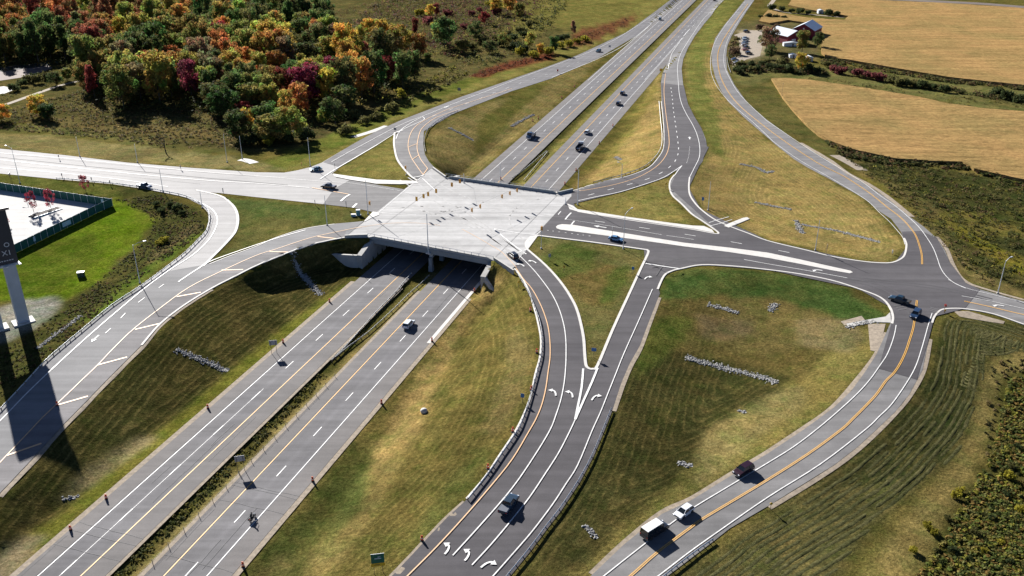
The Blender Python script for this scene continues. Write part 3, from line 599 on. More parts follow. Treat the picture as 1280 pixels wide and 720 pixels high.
gp = MB(); strip(gp, wpath([(1043,194),(1055,200),(1066,206),(1078,213)]), 5.0, .06); struct(gp.build('field_entrance', MAT['gravel']))
gp = MB(); strip(gp, wpath([(975,-10),(965,3),(962,8),(972,13),(985,16),(1010,18),(1045,21),(1055,22)]), 3.5, .08); struct(gp.build('farm_track', MAT['gravel']))

# ------------------------------------------------------------------ painted markings
MK = {'white': MB(), 'yellow': MB(), 'orange': MB()}
OFFM = .19
def line(c, px, w=.18, off=OFFM, zf=None, sm=4): strip(MK[c], wpath(px, sm) if zf is None else [up(*q, zf) for q in (smooth(px, sm) if sm else px)], w, off, (lambda q: zf) if zf is not None else None)
def dashes(c, px, on, gap, w=.16, start=0., off=OFFM):
    P = resample(wpath(px), .5); s = start; L = len(P) * .5; n_on = int(on / .5)
    i = int(start / .5)
    while i + n_on < len(P): strip(MK[c], P[i:i + n_on + 1], w, off); i += int((on + gap) / .5)
def hline(c, n, a0, a1, w=.2, z=.10):
    V = []; al = list(np.arange(a0, a1, 8.0)) + [a1]
    for a in al: V += [tuple(hw(a, n + w / 2, z)), tuple(hw(a, n - w / 2, z))]
    MK[c].add(V, [(2 * i + 1, 2 * i + 3, 2 * i + 2, 2 * i) for i in range(len(al) - 1)])
aM = hw_inv(*up(735, 100, 0).xy)[0]
hline('white', L_WHITE, -150, FAR); hline('yellow', L_YEL, -150, FAR, .24); hline('yellow', R_YEL, -150, FAR, .24); hline('white', R_WHITE, -150, FAR)
d0 = hw_inv(*up(502, 423, 0).xy)[0] % 15.24; d1 = hw_inv(*up(348, 413.5, 0).xy)[0] % 15.24
for n, d in (((L_WHITE + L_YEL) / 2, d1), ((R_WHITE + R_YEL) / 2, d0)):
    a = d - 15.24 * 8
    while a < 900: hline('white', n, a - 1.9, a + 1.9, .22); a += 15.24
a = hw_inv(*up(140, 678, 0).xy)[0]; hline('white', (L_WHITE + L_YEL) / 2, 70, 160, .10, .086)
# right ramp
line('orange', [(645,335.5),(654,349),(664,360.5),(673,376),(680,392),(685,409),(687.3,427),(687.5,447),(685,466),(682,487),(677,507),(670,524),(661,540),(640,575),(612,610),(580,647),(545,685),(510,720),(470,760)], .24)
line('white', [(650.5,321),(668,339),(684,359.5),(693,374),(700,390),(705,408),(707.2,425),(707.5,443),(707,460),(705,480),(701,500),(695,519),(687,539),(667,572),(640,611),(605,652),(566,695)], .24)
line('white', [(719,525),(712,540),(698,567),(682,592),(662,622),(640,650),(614,681),(590,707)], .24)
line('white', [(719,525),(723,505),(727,485),(729,461.5)], .5, OFFM, None, 2); line('white', [(719,525),(730,500),(740,478),(747,460.5)], .5, OFFM, None, 2)
line('white', [(815.5,362),(798,402),(780,442),(770,467),(760,492),(750,517),(740,539),(722,582),(707,606),(690,632),(665,665),(640,694),(617,720),(590,750)], .22)
line('white', [(807,330),(828,333.3),(850,336.5)], .5)
# left ramp
line('orange', [(452,284),(432,288),(395,296),(370,303.5),(345,312),(320,320),(278,339),(236,360),(200,386),(167,412),(144,434),(122,457),(97,481),(72,505),(53,523),(37,540),(0,579),(-40,622)], .24)
for a_, b_ in (((221,371.5),(251,366)), ((169,412.5),(200,405)), ((122,457),(159,447)), ((72,507),(110,496)), ((9,570),(52,555)), ((277,338.3),(304,337.5)), ((397,296.3),(420,298.8)), ((337,315),(360,315.7))): line('orange', [a_, b_], .5, OFFM, None, 0)
line('white', [(-30,553),(0,527),(30,496),(61,466),(100,430),(140,395),(182,360),(212,338),(240,320),(258,304),(268,289),(272,275),(267,264),(257,257),(240,249)], .3)
line('white', [(224,352),(245,338),(261,328),(290,317),(340,300),(382,288)], .35)
line('white', [(223,353),(236,344),(250,335),(256,331)], .35)
dashes('white', [(205,356),(186,369),(170,381),(157,392),(143,407),(120,428)], 2.5, 6, .18)
# left street
MB_ = MK['white']
line('white', [(-60,193),(0,200),(160,217),(260,226),(320,229.5),(387,235)], .22)
line('orange', [(390,235),(412,239),(436,243.3)], .4); line('white', [(426,252),(431,247.5),(437.5,243.5)], .7); line('white', [(441,260),(446,255)], .8)
line('white', [(400,224.5),(416,214),(432,204.5),(450,194),(472,181)], .45)
line('white', [(414,203),(435,191),(455,180.5),(478,168),(505,154.5),(535,143),(577,126),(610,113.5),(640,101.5),(690,83),(735,66),(770,49),(805,27),(820,17)], .22)
line('white', [(472,181),(495,166.5),(515,157),(530,150),(528,146)], .3)
line('white', [(690,97),(740,77),(775,60),(800,42),(820,25)], .3); line('white', [(735,101),(775,65),(800,43),(820,25)], .22)
line('white', [(495,174),(500,164),(512,155),(527,147)], .3)
line('orange', [(529,219),(521,208),(514,197),(510.5,186),(510.5,178),(513,168),(519,159),(532,150),(560,137),(600,124),(640,111)], .24)
line('orange', [(534.5,211),(529,204),(524.5,197),(521.5,187),(522,177),(526,163),(535,154),(548,146),(575,137)], .24)
line('orange', [(529,219),(534.5,211)], .3, OFFM, None, 0); line('orange', [(515,200),(524,194)], .3, OFFM, None, 0); line('orange', [(511,184),(521.5,180)], .3, OFFM, None, 0)
line('white', [(516,222.5),(526,220.5),(530,219)], .5)
dashes('white', [(540,146),(580,131),(640,108),(690,91),(730,75)], 3.8, 11.4, .2)
line('white', [(-50,206),(70,216),(160,226),(210,234)], .14); line('white', [(-50,188),(80,198),(240,214),(320,220),(400,227),(440,229.5),(500,239)], .14)
# right road
line('white', [(706,274.5),(740,279.5),(780,286),(827,294)], .16); line('white', [(833,295),(850,297.3),(867,300)], .16); dashes('white', [(730,275),(780,282),(850,292.5),(917,303.5),(977,314.5),(1041,327.5)], 3.8, 11.4, .26, 4)
line('white', [(706.5,275),(710,270.5),(714,266.5)], .5); line('white', [(714,282),(716,279),(718,277)], .5)
line('white', [(930,325),(960,330.5),(1010,339),(1059,348)], .22); dashes('white', [(684,288.5),(710,292),(740,296)], .8, 1.6, .25)
# upper right ramp
line('orange', [(721,240),(750,235),(775,229.5),(800,221),(820,209),(831,197),(836,184),(836,170),(834,155),(832,140),(830.5,125),(830,110),(832,92)], .24)
line('white', [(835,87),(837,77),(840,67),(848,55),(857,42),(865,34),(871,27)], .3); line('white', [(735+38,130),(806,100),(840,62),(871,27)][1:], .2)
line('white', [(722,251.5),(745,246.5),(775,240.3),(805,231),(830,222),(852.5,207.5)], .32); line('white', [(852.5,207.5),(848,213),(843,220)], .3)
line('white', [(862,222),(868,210),(874,197),(874.5,183),(871,168),(865,155),(858,143),(852,130),(849,117),(848,105),(847,92),(847,82),(850,70),(855,60),(866,43),(877,27),(890,13),(902,0)], .22)
dashes('white', [(730,246),(775,234),(807,225),(829,215),(843,203),(848,190),(847,175),(845,160),(842,140),(840,120),(838,106)], 3.0, 6.5, .28, 2)
dashes('white', [(862,184),(861,195),(858,205)], .8, 1.2, .25)
line('white', [(886,279),(900,274.5),(911,271.5)], .25, OFFM, None, 0); line('white', [(887,283),(902,279.5),(915,275)], .25, OFFM, None, 0)
# frontage road on the right
line('white', [(940,152),(955,166),(970,180),(1000,201),(1035,221),(1070,242),(1087,254),(1100,267),(1111,277),(1120,287),(1128,297),(1131,306)], .16)
line('white', [(958,151),(980,166),(1002,181),(1030,199),(1060,217),(1082,231),(1100,245),(1119,258),(1135,271.5),(1149,285),(1160,300),(1167,312),(1172,325),(1175,334),(1181,344),(1192,354),(1207,361)], .2)
line('white', [(889,92),(888,77),(891,60),(898,45),(912,25),(931,3)], .16); line('white', [(940,3),(926,22),(912,45),(906,62),(905,80),(912,98),(926,120),(958,151)], .16); line('white', [(889,92),(896,108),(912,128),(940,152)], .16)
for d_ in (-.16, .16):
    for pth in ([(935,5),(915,33),(901,56),(897,75),(903,102),(922,130),(955,158),(985,180),(1006,194),(1027,207),(1055,221),(1080,237),(1096,249),(1110,260.5),(1124,271),(1135,282),(1144,294),(1149,307),(1152,319),(1152.5,331)], [(1146,376),(1144.5,388),(1143,400),(1141,412),(1137,425),(1132,440),(1125,455),(1117,467),(1107,477),(1095,494),(1080,510),(1066,524),(1051,538),(1010,568),(960,600),(917,626),(877,650),(862,661),(847,672),(817,695),(790,719),(740,760)], [(1205,377),(1235,383.5),(1280,394),(1340,406)]):
        strip(MK['yellow'], offs(wpath(pth), d_), .16, OFFM)
line('white', [(1120,407),(1118,418),(1114,431),(1108,445),(1100,457),(1088,474),(1072,492),(1047,515),(1021,537),(992,559),(960,579),(915,606),(867,635),(840,654),(800,685),(757,719),(700,765)], .2)
line('white', [(1165,392),(1162,401),(1159,411),(1156,422),(1152,436),(1145,457),(1135,476),(1115,505),(1099,521),(1081,538),(1025,581),(960,622),(895,667),(860,692),(825,719),(780,752)], .2)
line('white', [(1202,370.5),(1240,377.5),(1280,386.5),(1340,398)], .16); line('white', [(1185,350),(1207,360.5),(1245,370),(1280,379)], .16)
# arrows: shaft then head, drawn on the road at a heading
def arrow(px, py, hx, hy, turn=0, L=4.2, c='white'):
    o = G(px, py); th = gdir(px, py, hx, hy); e = Vector((math.cos(th), math.sin(th))); n = Vector((-e.y, e.x))
    def P(a, b_): q = Vector((o.x, o.y)) + e * a + n * b_; return (q.x, q.y, h1(q.x, q.y) + OFFM + .01)
    g = L / 4.6; w = .26 * g
    if turn == 0:
        MK[c].add([P(-L/2, -w), P(L*.1, -w), P(L*.1, w), P(-L/2, w)], [(0, 1, 2, 3)]); MK[c].add([P(L*.1, -.85 * g), P(L/2, 0), P(L*.1, .85 * g)], [(0, 1, 2)])
    else:
        s = turn; cc = []
        for k in range(7): a = math.pi / 2 * k / 6; cc.append((-L/2 + L*.62*math.sin(a), s * g * (-.55 + 1.25*(1 - math.cos(a)))))
        V = []; 
        for k, (a, b_) in enumerate(cc):
            t_ = math.pi / 2 * k / 6; V += [P(a - w*s*math.sin(t_)*s, b_ + w*math.cos(t_)*s), P(a + w*math.sin(t_), b_ - w*math.cos(t_)*s)]
        F = [(2*i, 2*i+1, 2*i+3, 2*i+2) for i in range(6)]; F = [f if s < 0 else f[::-1] for f in F]; MK[c].add(V, F)
        a, b_ = cc[-1]; tri = [P(a + .85 * g, b_ - .05*s), P(a - .85 * g, b_ - .05*s), P(a - .05, b_ + 1.25*s*g)]; MK[c].add(tri, [(0, 1, 2)] if s < 0 else [(0, 2, 1)])
for q in ((693,490,4,-30,1),(714,492,4,-30,1),(744,496,10,-28,-1),(561,685,22,-22,1),(586,693,22,-22,1),(611,704,22,-22,-1),(666,327,-14,-16,1),(651,331,-14,-16,1),(809,347,8,-18,-1),(750,284,-30,-5,0),(1020,338,-30,-6,1),(1246,382,-30,-7,1),(119,424,-14,13,0),(862,173,-2,-14,0),(558,134,-16,6,0)): arrow(*q[:4], q[4], 4.4 if q[1] < 300 else 3.5)
# deck markings at deck level
for c, pth, w in (('white', [(617,286),(640,305),(658,318)], .35), ('white', [(617,286),(645,291),(672,294)], .35), ('white', [(645,317),(659,312)], .3), ('orange', [(578,287),(595,296),(612,306),(628,316),(645,334)], .16), ('orange', [(452,284),(485,279.5),(520,279),(550,282)], .16), ('white', [(528,223),(545,239)], .25), ('white', [(473,266),(495,267.5),(520,269)], .25), ('white', [(660,302),(690,277),(713,249)], .3), ('white', [(472,267),(505,239),(539,212)], .2)):
    strip(MK[c], [up(*q, ZD) for q in smooth(pth, 4)], w, .11, lambda q: ZD)
tm = MB()
for pth, w in (([(1000,338),(1060,348),(1110,360),(1135,378),(1141,392)], .5), ([(1003,341),(1058,351),(1104,363),(1130,381),(1136,394)], .5), ([(960,321),(1040,343),(1100,350),(1180,360),(1240,374)], .5), ([(960,324),(1040,346),(1100,353),(1180,363),(1240,377)], .5), ([(815,335),(850,330),(900,326),(960,333)], .4), ([(806,318),(830,322),(870,327),(930,331)], .4), ([(820,345),(835,328),(870,322),(930,322)], .4), ([(1085,385-24),(1110,372),(1120,380)], .3)):
    strip(tm, wpath(pth), w, OFFM - .03)
struct(tm.build('tyre_mark', plain('tyre_darkened_asphalt', (.060, .057, .062), .85, 0, .1, 2)))
td = MB()
for pth, w in (([(500,225),(540,250),(590,280),(640,318)], .5), ([(510,222),(550,247),(600,277),(648,314)], .5), ([(690,270),(620,262),(540,258),(480,262)], .5), ([(686,276),(620,268),(540,264),(476,267)], .5), ([(700,252),(640,248),(580,258),(520,275),(450,290)], .45), ([(650,322),(610,296),(570,276),(520,262),(478,258)], .5), ([(655,318),(616,292),(576,272),(526,258),(484,254)], .5), ([(660,305),(640,285),(640,265),(670,250),(712,243)], .45), ([(530,216),(560,236),(600,252),(660,262),(700,262)], .45)):
    strip(td, [up(*q, ZD) for q in smooth(pth, 5)], w, .075, lambda q: ZD)
struct(td.build('tyre_mark', plain('tyre_darkened_concrete', (.345, .34, .335), .85, 0, .2, .6)))
sm_ = MB()
for pth in ([(461,295),(478,287),(505,268),(540,240),(557,224)], [(617,324),(632,307),(660,280),(697,244)]): strip(sm_, [up(*q, ZD) for q in (pth[0], pth[-1])], .10, .10, lambda q: ZD)
for pth, w in (([(-60,190),(0,196.5),(80,205),(160,213),(240,221),(320,228),(360,231.5)], .3), ([(-60,185),(0,191.5),(160,207.5),(320,221)], .12), ([(-60,197),(0,205),(160,221),(250,230)], .12), ([(212,338),(240,317),(258,297),(264,283),(266,270),(257,262)], .1)): strip(sm_, wpath(pth), w, OFFM - .02)
for _ in range(46):
    n_ = random.choice([random.uniform(L_IN + .5, L_OUT - .5), random.uniform(R_OUT + .5, R_IN - .5)]); a_ = random.uniform(75, 420)
    if random.random() < .5: pth = [hw(a_ + i * 3, n_ + random.uniform(-.12, .12), 0) for i in range(random.randint(3, 9))]; strip(sm_, pth, .09, .105, lambda q: 0.)
    else: n0_, n1_ = (L_IN, L_OUT) if n_ > 105 else (R_OUT, R_IN); strip(sm_, [hw(a_ + random.uniform(-.15, .15), n0_ + (n1_ - n0_) * i / 6, 0) for i in range(7)], .08, .105, lambda q: 0.)
for i in range(3): strip(sm_, [G(1117 + 3 * i, 383 + 2.5 * i), G(1125.5 + 3.8 * i, 381.8 + 2.5 * i)], .3, OFFM); strip(sm_, [G(1162.6, 384.4 + 2.2 * i), G(1172.6, 387.8 + 2.2 * i)], .3, OFFM)  # short dark bars on both sides of the crossing
struct(sm_.build('road_seam_and_bar', plain('dark_seam_and_bar', (.115, .113, .115), .8)))
for c in MK: struct(MK[c].build(c + '_road_marking', MAT[c]))

# ------------------------------------------------------------------ the overpass
bridge = thing('overpass_bridge', 'wide pale concrete overpass carrying the junction over the highway', 'bridge', hw((A0 + A1) / 2, 104.8, 0))
BI = Matrix.Translation(-bridge.location)
def bpart(mb, name, mat, parent=None):
    mb.v = [tuple(Vector(q) - bridge.location) for q in mb.v]; return mb.build(name, mat, bridge if parent is None else parent)
dv, df = sheet([up(*q, ZD) for q in DECK_PAVE], .06, 3.0, ZD, .5)
mb = MB(); mb.v = dv; mb.f = df; bpart(mb, 'deck', MAT['deck'])
An, Bn, Cn, Dn = (up(461, 296, ZD), up(617.5, 325, ZD), up(697, 243, ZD), up(557, 223, ZD))
def lerp_n(P, Q, n):                                   # the point of a deck edge above highway offset n
    a = hw_inv(P.x, P.y)[1]; b = hw_inv(Q.x, Q.y)[1]; t = (n - a) / (b - a); q = P.lerp(Q, t); return q
mb = MB(); un = (Bn - An).normalized(); uf = (Cn - Dn).normalized(); u_out = Vector((-EX, -EY, 0))
soffit = [lerp_n(An, Bn, WL - .2), lerp_n(An, Bn, WR + .2), lerp_n(Dn, Cn, WR + .2), lerp_n(Dn, Cn, WL - .2)]
mb.prism([(q.x, q.y) for q in soffit], ZD - .75, ZD - .52); bpart(mb, 'slab_soffit', MAT['conc'])
for k in range(9):                                     # girders span from abutment to abutment
    t = .06 + .88 * k / 8; a = soffit[0].lerp(soffit[3], t); b = soffit[1].lerp(soffit[2], t); mb = MB(); L = (b - a).length
    mb.box((a.x + b.x) / 2, (a.y + b.y) / 2, ZD - 1.36, L, .55, 1.2, math.atan2(b.y - a.y, b.x - a.x)); bpart(mb, 'girder', MAT['conc'])
MAT['fascia'] = plain('fascia_and_shade_concrete', (.27, .285, .29), .75, 0, .1, .7)
for P, Q, nm, sg in ((An, Bn, 'fascia', -1), (Dn, Cn, 'fascia', 1)):
    d = (Q - P).normalized(); nrm = Vector((d.y, -d.x, 0)); nrm = nrm if (nrm.y < 0) == (sg < 0) else -nrm
    L = (Q - P).length; c = (P + Q) / 2; a = math.atan2(d.y, d.x)
    mb = MB(); mb.box(*(c + nrm * .30).xy, ZD - 1.02, L, .4, 1.36, a); mb.box(*(c + nrm * .44).xy, ZD - .18, L + .3, .75, .28, a); bpart(mb, 'fascia_girder', MAT['fascia'])
    mb = MB(); mb.box(*(c + nrm * .42).xy, ZD + (.36 if sg < 0 else .5), L + .3, .40, .78 if sg < 0 else 1.06, a, .9); bpart(mb, 'parapet', MAT['conc'] if sg < 0 else MAT['fascia'])  # far parapet in darker, bluer concrete: its shade is put into the colour
    ml = MB(); n = int(L / 2.4)
    for i in range(n + 1): q = P + d * (i * L / n) + nrm * .42; ml.box(q.x, q.y, ZD + (1.05 if sg < 0 else 1.25), .12, .14, .6 if sg < 0 else 1.0)
    ml.tube([P + nrm * .42 + Vector((0, 0, 1.36 if sg < 0 else 1.75)), Q + nrm * .42 + Vector((0, 0, 1.36 if sg < 0 else 1.75))], .055, 6)
    if sg > 0: ml.tube([P + nrm * .42 + Vector((0, 0, 1.2)), Q + nrm * .42 + Vector((0, 0, 1.2))], .045, 6)
    bpart(ml, 'railing', MAT['steel'])
# chain link screen on the far parapet
# median pier: columns and cap
pa = [lerp_n(An, Bn, 104.6), lerp_n(Dn, Cn, 104.6)]; n = 8
mb = MB(); a0 = hw_inv(*pa[0].xy)[0]; a1 = hw_inv(*pa[1].xy)[0]; c = hw((a0 + a1) / 2, 104.6); mb.box(c.x, c.y, ZD - 2.5, a1 - a0 - .2, 1.2, 1.1, TH); bpart(mb, 'pier_cap', MAT['conc'])
for k in range(n):
    q = hw(a0 - .2 + (a1 - a0) * k / (n - 1), 104.6); mb = MB(); mb.box(q.x, q.y, (ZD - 3.05 - .6) / 2 + .02, 1.15, 1.0, ZD - 3.05 + .6, TH); mb.box(q.x, q.y, .35, 1.5, 1.35, 1.9, TH, .93); bpart(mb, 'pier_column', MAT['fascia'])
# abutment walls, with the wing walls at their ends
def wall(path, th, nm, mat=MAT['conc'], parent=bridge, cap=True):   # path of (point, bottom z, top z)
    mb = MB(); cb = MB(); P = [Vector(q[0][:2]) for q in path]; A = offs(P, th / 2); B = offs(P, -th / 2); n = len(P)
    V = []
    for i in range(n): V += [(A[i].x, A[i].y, path[i][1]), (A[i].x, A[i].y, path[i][2]), (B[i].x, B[i].y, path[i][2]), (B[i].x, B[i].y, path[i][1])]
    F = []
    for i in range(n - 1): F += [(4*i + k, 4*i + (k + 1) % 4, 4*i + 4 + (k + 1) % 4, 4*i + 4 + k) for k in range(4)]
    F += [(0, 3, 2, 1), (4*n - 4, 4*n - 3, 4*n - 2, 4*n - 1)]; mb.add(V, F)
    if cap:
        A = offs(P, th / 2 + .06); B = offs(P, -th / 2 - .06); V = []
        for i in range(n): V += [(A[i].x, A[i].y, path[i][2] + .003), (A[i].x, A[i].y, path[i][2] + .25), (B[i].x, B[i].y, path[i][2] + .25), (B[i].x, B[i].y, path[i][2] + .003)]
        mb.add(V, F)
    return bpart(mb, nm, mat, parent)
nl0 = hw_inv(*lerp_n(An, Bn, WL).xy)[0]; nl1 = hw_inv(*lerp_n(Dn, Cn, WL).xy)[0]; nr0 = hw_inv(*lerp_n(An, Bn, WR).xy)[0]; nr1 = hw_inv(*lerp_n(Dn, Cn, WR).xy)[0]
MAT['blockwall'] = MAT['conc']
wall([(hw(nl0 - 9.0, WL + .2), -.6, 4.2), (hw(nl0 - .8, WL + .2), -.6, 6.2), (hw(nl0 - .5, WL + .2), -.6, ZD - .8), (hw(nl1 + .5, WL + .2), -.6, ZD - .8), (hw(nl1 + .8, WL + .2), -.6, 6.2), (hw(nl1 + 14, WL + .2), -.6, 3.4)], 1.5, 'abutment')
wall([(hw(nr0 - 8.0, WR - .2), -.6, 4.6), (hw(nr0 - .8, WR - .2), -.6, 6.2), (hw(nr0 - .5, WR - .2), -.6, ZD - .8), (hw(nr1 + .5, WR - .2), -.6, ZD - .8), (hw(nr1 + .8, WR - .2), -.6, 6.0), (hw(nr1 + 10, WR - .2), -.6, 3.0)], 1.5, 'abutment')
wall([(hw(nl0 - 8.9, WL + .9), -.8, 4.2), (hw(nl0 - 9.4, WL + 7), -.8, 3.9), (hw(nl0 - 9.0, WL + 13), -.8, 3.3), (hw(nl0 - 7.5, WL + 20), -.8, 2.6)], .6, 'wing_wall')
wall([(hw(nr0 - 8.0, WR - .9), -.8, 4.6), (hw(nr0 - 9.8, WR - 3.2), -.6, 3.2), (hw(nr0 - 11.6, WR - 5.4), -.6, 1.6)], .6, 'wing_wall')
P0 = up(431, 297.5, ZD); wall([(An + Vector((-.3, -.2, 0)), 1.5, ZD + .75), (An.lerp(P0, .5), 4.0, ZD + .75), (P0, 5.5, ZD + .75)], .45, 'approach_wall')
for q0, q1 in (((617.5, 325), (642, 341)), ((557, 223), (541, 211.5))):
    a = up(*q0, ZD); b_ = up(*q1, ZD); wall([(a, 4.0, ZD + .7), (a.lerp(b_, .5), 4.0, ZD + .7), (b_, 4.5, ZD + .7)], .42, 'approach_wall')
a = up(697, 243, ZD); b_ = up(716, 238.7, ZD); wall([(a, 3.0, ZD + .7), (a.lerp(b_, .5), 3.5, ZD + .7), (b_, 4.0, ZD + .7)], .42, 'approach_wall', MAT['fascia'])
# expansion joints across the deck
ej = MB()
for pth in ([(463, 295.5), (476, 290), (520, 265), (558, 224)],): pass
# ------------------------------------------------------------------ guardrails
def guardrail(path, label, group='steel guardrails beside the roads', name='guardrail', spacing=3.8, h=.78, zf=None, mat='steel', cat='guardrail', post='post', side=1):
    P = resample(path, spacing); o = P[len(P) // 2]; zz = (lambda q: h1(q.x, q.y)) if zf is None else zf
    t = thing(name, label, cat, (o.x, o.y, zz(o)), 0, group); O = Vector((o.x, o.y, zz(o)))
    D = resample(path, 1.9); prof = [(.0, -.16), (.07, -.10), (.0, -.0), (.07, .10), (.0, .16), (-.03, .16), (-.03, -.16)]
    L = {d: offs(D, d + .12) for d in set(p[0] for p in prof)}; m = len(prof); V = []
    for i, q in enumerate(D):
        for d, z in prof: r = L[d][i]; V.append((r.x - O.x, r.y - O.y, zz(q) + h - .17 + z - O.z))
    F = [(i * m + k, i * m + (k + 1) % m, (i + 1) * m + (k + 1) % m, (i + 1) * m + k) for i in range(len(D) - 1) for k in range(m)]
    link('rail', V, F, MAT[mat], t)
    pm = MB().box(0, 0, h / 2 - .1, .16, .14, h + .2).build(post, MAT['wood'] if mat == 'steel' else MAT[mat], t)
    for i, q in enumerate(P):
        p_ = pm if i == 0 else pm.copy()
        if i: COL.objects.link(p_); p_.parent = t
        a = P[min(i + 1, len(P) - 1)] - P[max(i - 1, 0)]; p_.rotation_euler = (0, 0, math.atan2(a.y, a.x)); p_.location = (q.x - O.x, q.y - O.y, zz(q) - O.z)
    return t
GRS = [
 ([(-8,521),(0,513),(30,481),(57,452),(80,432),(100,415.5),(140,382.5),(175,359.5),(212,332),(231,317),(246,302),(257,290),(261,276),(260,266),(252,257),(232,247),(200,240),(170,235),(140,231),(70,224.5)], 'long steel guardrail curving round the outside of the left ramp', -.4),
 ([(642,341.5),(652,358),(661,375),(667,390),(672,405),(674.5,425),(673.5,445),(669,463),(663,485),(655,512),(647,533),(640,545),(625,567),(607,593),(582,625)], 'bright steel guardrail on the inside curve of the right ramp above the mown slope', .5),
 ([(766,513),(755,541),(742,572),(725,604),(702,639),(685,661),(665,688),(640,719),(620,743)], 'guardrail with sunlit rail along the outside of the right ramp', -.5),
 ([(893,677.5),(875,690),(855,705),(835,721),(815,737)], 'short guardrail on the lower right edge of the two-way road', -.4),
 ([(741,229.5),(775,221.5),(795,215),(811,207),(822,196),(828,185),(829,170),(827,150),(825,128)], 'dark guardrail around the inside of the upper right ramp', .4),
 ([(571,139.5),(558,145),(547,151),(538,158),(532,165),(528.5,178),(530.5,191)], 'guardrail at the bend of the upper left ramp', .4),
 ([(909,72),(910.5,82),(914,92)], 'short guardrail by the farm yard entrance bend', -.4),
 ([(415,453),(430,438),(449,417),(470,393),(495,367),(505,355),(515,343)], 'median guardrail left of the pier running under the bridge', 0),
 ([(420,449),(437,435),(460,418),(490,391),(510,371),(527,356),(537,346)], 'median guardrail right of the pier running under the bridge', 0),
 ([(641,224),(655,214),(668,203),(684,190)], 'median guardrail beyond the bridge, left one of the pair', 0),
 ([(655,227),(665,215),(675,203),(685,191)], 'median guardrail beyond the bridge, right one of the pair', 0),
]
for pth, lab, o in GRS:
    guardrail(offs(wpath(pth, 3), o), lab)
# cable barrier on thin posts in the median
cp = [hw(a, R_IN + .5) for a in np.arange(hw_inv(*up(172, 727).xy)[0], hw_inv(*up(410, 458).xy)[0], 4.6)]
t = thing('cable_barrier', 'cable barrier on thin steel posts along the highway median', 'barrier', cp[0]); O = cp[0]
cm = MB()
for z in (.5, .65, .8): cm.tube([q - O + Vector((0, 0, z)) for q in cp], .011, 4)
cm.build('cable', MAT['darksteel'], t); pm = MB().box(0, 0, .5, .09, .07, 1.1).build('post', MAT['darksteel'], t)
for i, q in enumerate(cp):
    p_ = pm if i == 0 else pm.copy()
    if i: COL.objects.link(p_); p_.parent = t
    p_.location = q - O

# ------------------------------------------------------------------ lamp posts
def mast(name, label, cat, base, hgt, arm=None, r=.13, group='lamp posts around the junction', lamp=True, mat='steel'):
    t = thing(name, label, cat, base, 0, group)
    MB().tube([(0, 0, -.2), (0, 0, hgt)], r, 8, r * .55).build('pole', MAT[mat], t); MB().lathe([(.32, -.15), (.32, .3), (.2, .42)], 10).build('base', MAT['conc'], t)
    if arm:
        ax, ay = arm; L = math.hypot(ax, ay); pts = [(ax * s, ay * s, hgt - .3 + .9 * math.sin(s * math.pi / 2)) for s in (0, .25, .5, .75, 1)]
        MB().tube(pts, r * .5, 6).build('arm', MAT[mat], t)
        e = pts[-1]; MB().box(e[0] + ax / L * .35, e[1] + ay / L * .35, e[2] - .02, .95, .38, .16, math.atan2(ay, ax), .8).build('lamp_head', MAT[mat], t)
    return t
def hpx(bx, by, tx, ty, z=None):                       # mast height from its foot and top in the photo
    b = G(bx, by) if z is None else up(bx, by, z); lo, hi = 0., 40.
    for _ in range(40):
        m_ = (lo + hi) / 2; y = proj(b.x, b.y, b.z + m_)[1]
        if y > ty: lo = m_
        else: hi = m_
    return b, lo
LAMPS = [((25,229),(15,185),(-2.2,1.0),'tall lamp post beside the left street at the end of the grass verge'), ((204,240),(200,211),None,'slim post at the guardrail where the turning road leaves the street'), ((253,260),(251,239),None,'slim post on the curve of the turning road'),
 ((175,354),(169,306),(2.6,1.2),'lamp post with an arm at the guardrail of the left ramp'), ((409,282),(406,244),None,'lamp post on the grass island beside the left ramp'), ((388,208),(385.5,172),None,'lamp post at the top of the left side street by the parked sign'),
 ((779,311),(781,267),(2.2,3.0),'lamp post with curved arm on the grass triangle beside the blue car'), ((885,263),(886,227),None,'slim lamp post on the tan slope behind the upper right kerb'), ((1019,313),(1022,275),None,'slim lamp post on the kerb of the right road'),
 ((1247,367),(1254,326),(1.8,1.2),'grey lamp post at the right edge beside the side road'), ((777,222),(777,205),(-1.2,.4),'small lamp post inside the upper right ramp curve'), ((172,203),(170,180),None,'lamp post on the tan verge left of the bare tree'), ((284,203),(281,168),None,'lamp post on the verge, left one of the pair by the shrubs'), ((303,199),(301.5,170),None,'lamp post on the verge, right one of the pair by the shrubs'), ((100,196),(92,172),None,'lamp post at the north edge of the left street')]
for (b, tp, arm, lab) in LAMPS:
    q, hh = hpx(*b, *tp); mast('lamp_post', lab, 'lamp post', q, hh, arm)
# signal masts at the deck corners with span wires and signals
SIGM = [((460,268),(457.7,225),ZD,'tall signal mast at the left corner of the bridge deck'), ((722,256),(722.5,212),None,'tall signal mast at the right far corner by the ramp'), ((580,229),(580,217),ZD,'short mast on the far parapet of the bridge'), ((707,256),(707,246.5),None,'short post at the corner of the right sidewalk')]
mtop = {}
for i, (b, tp, z, lab) in enumerate(SIGM):
    q, hh = hpx(*b, *tp, z); mast('signal_mast', lab, 'signal mast', q, hh, None, .16, 'signal masts at the junction'); mtop[i] = Vector(q) + Vector((0, 0, hh))
q = lerp_n(An, Bn, 104.9); q = Vector((q.x, q.y, ZD - .4)) + Vector((-EX, -EY, 0)) * 1.25
hh = hpx(537.6, 309, 537, 263, ZD - .4)[1]
t = thing('signal_mast', 'tall signal mast bracketed to the bridge edge above the median pier', 'signal mast', q, 0, 'signal masts at the junction')
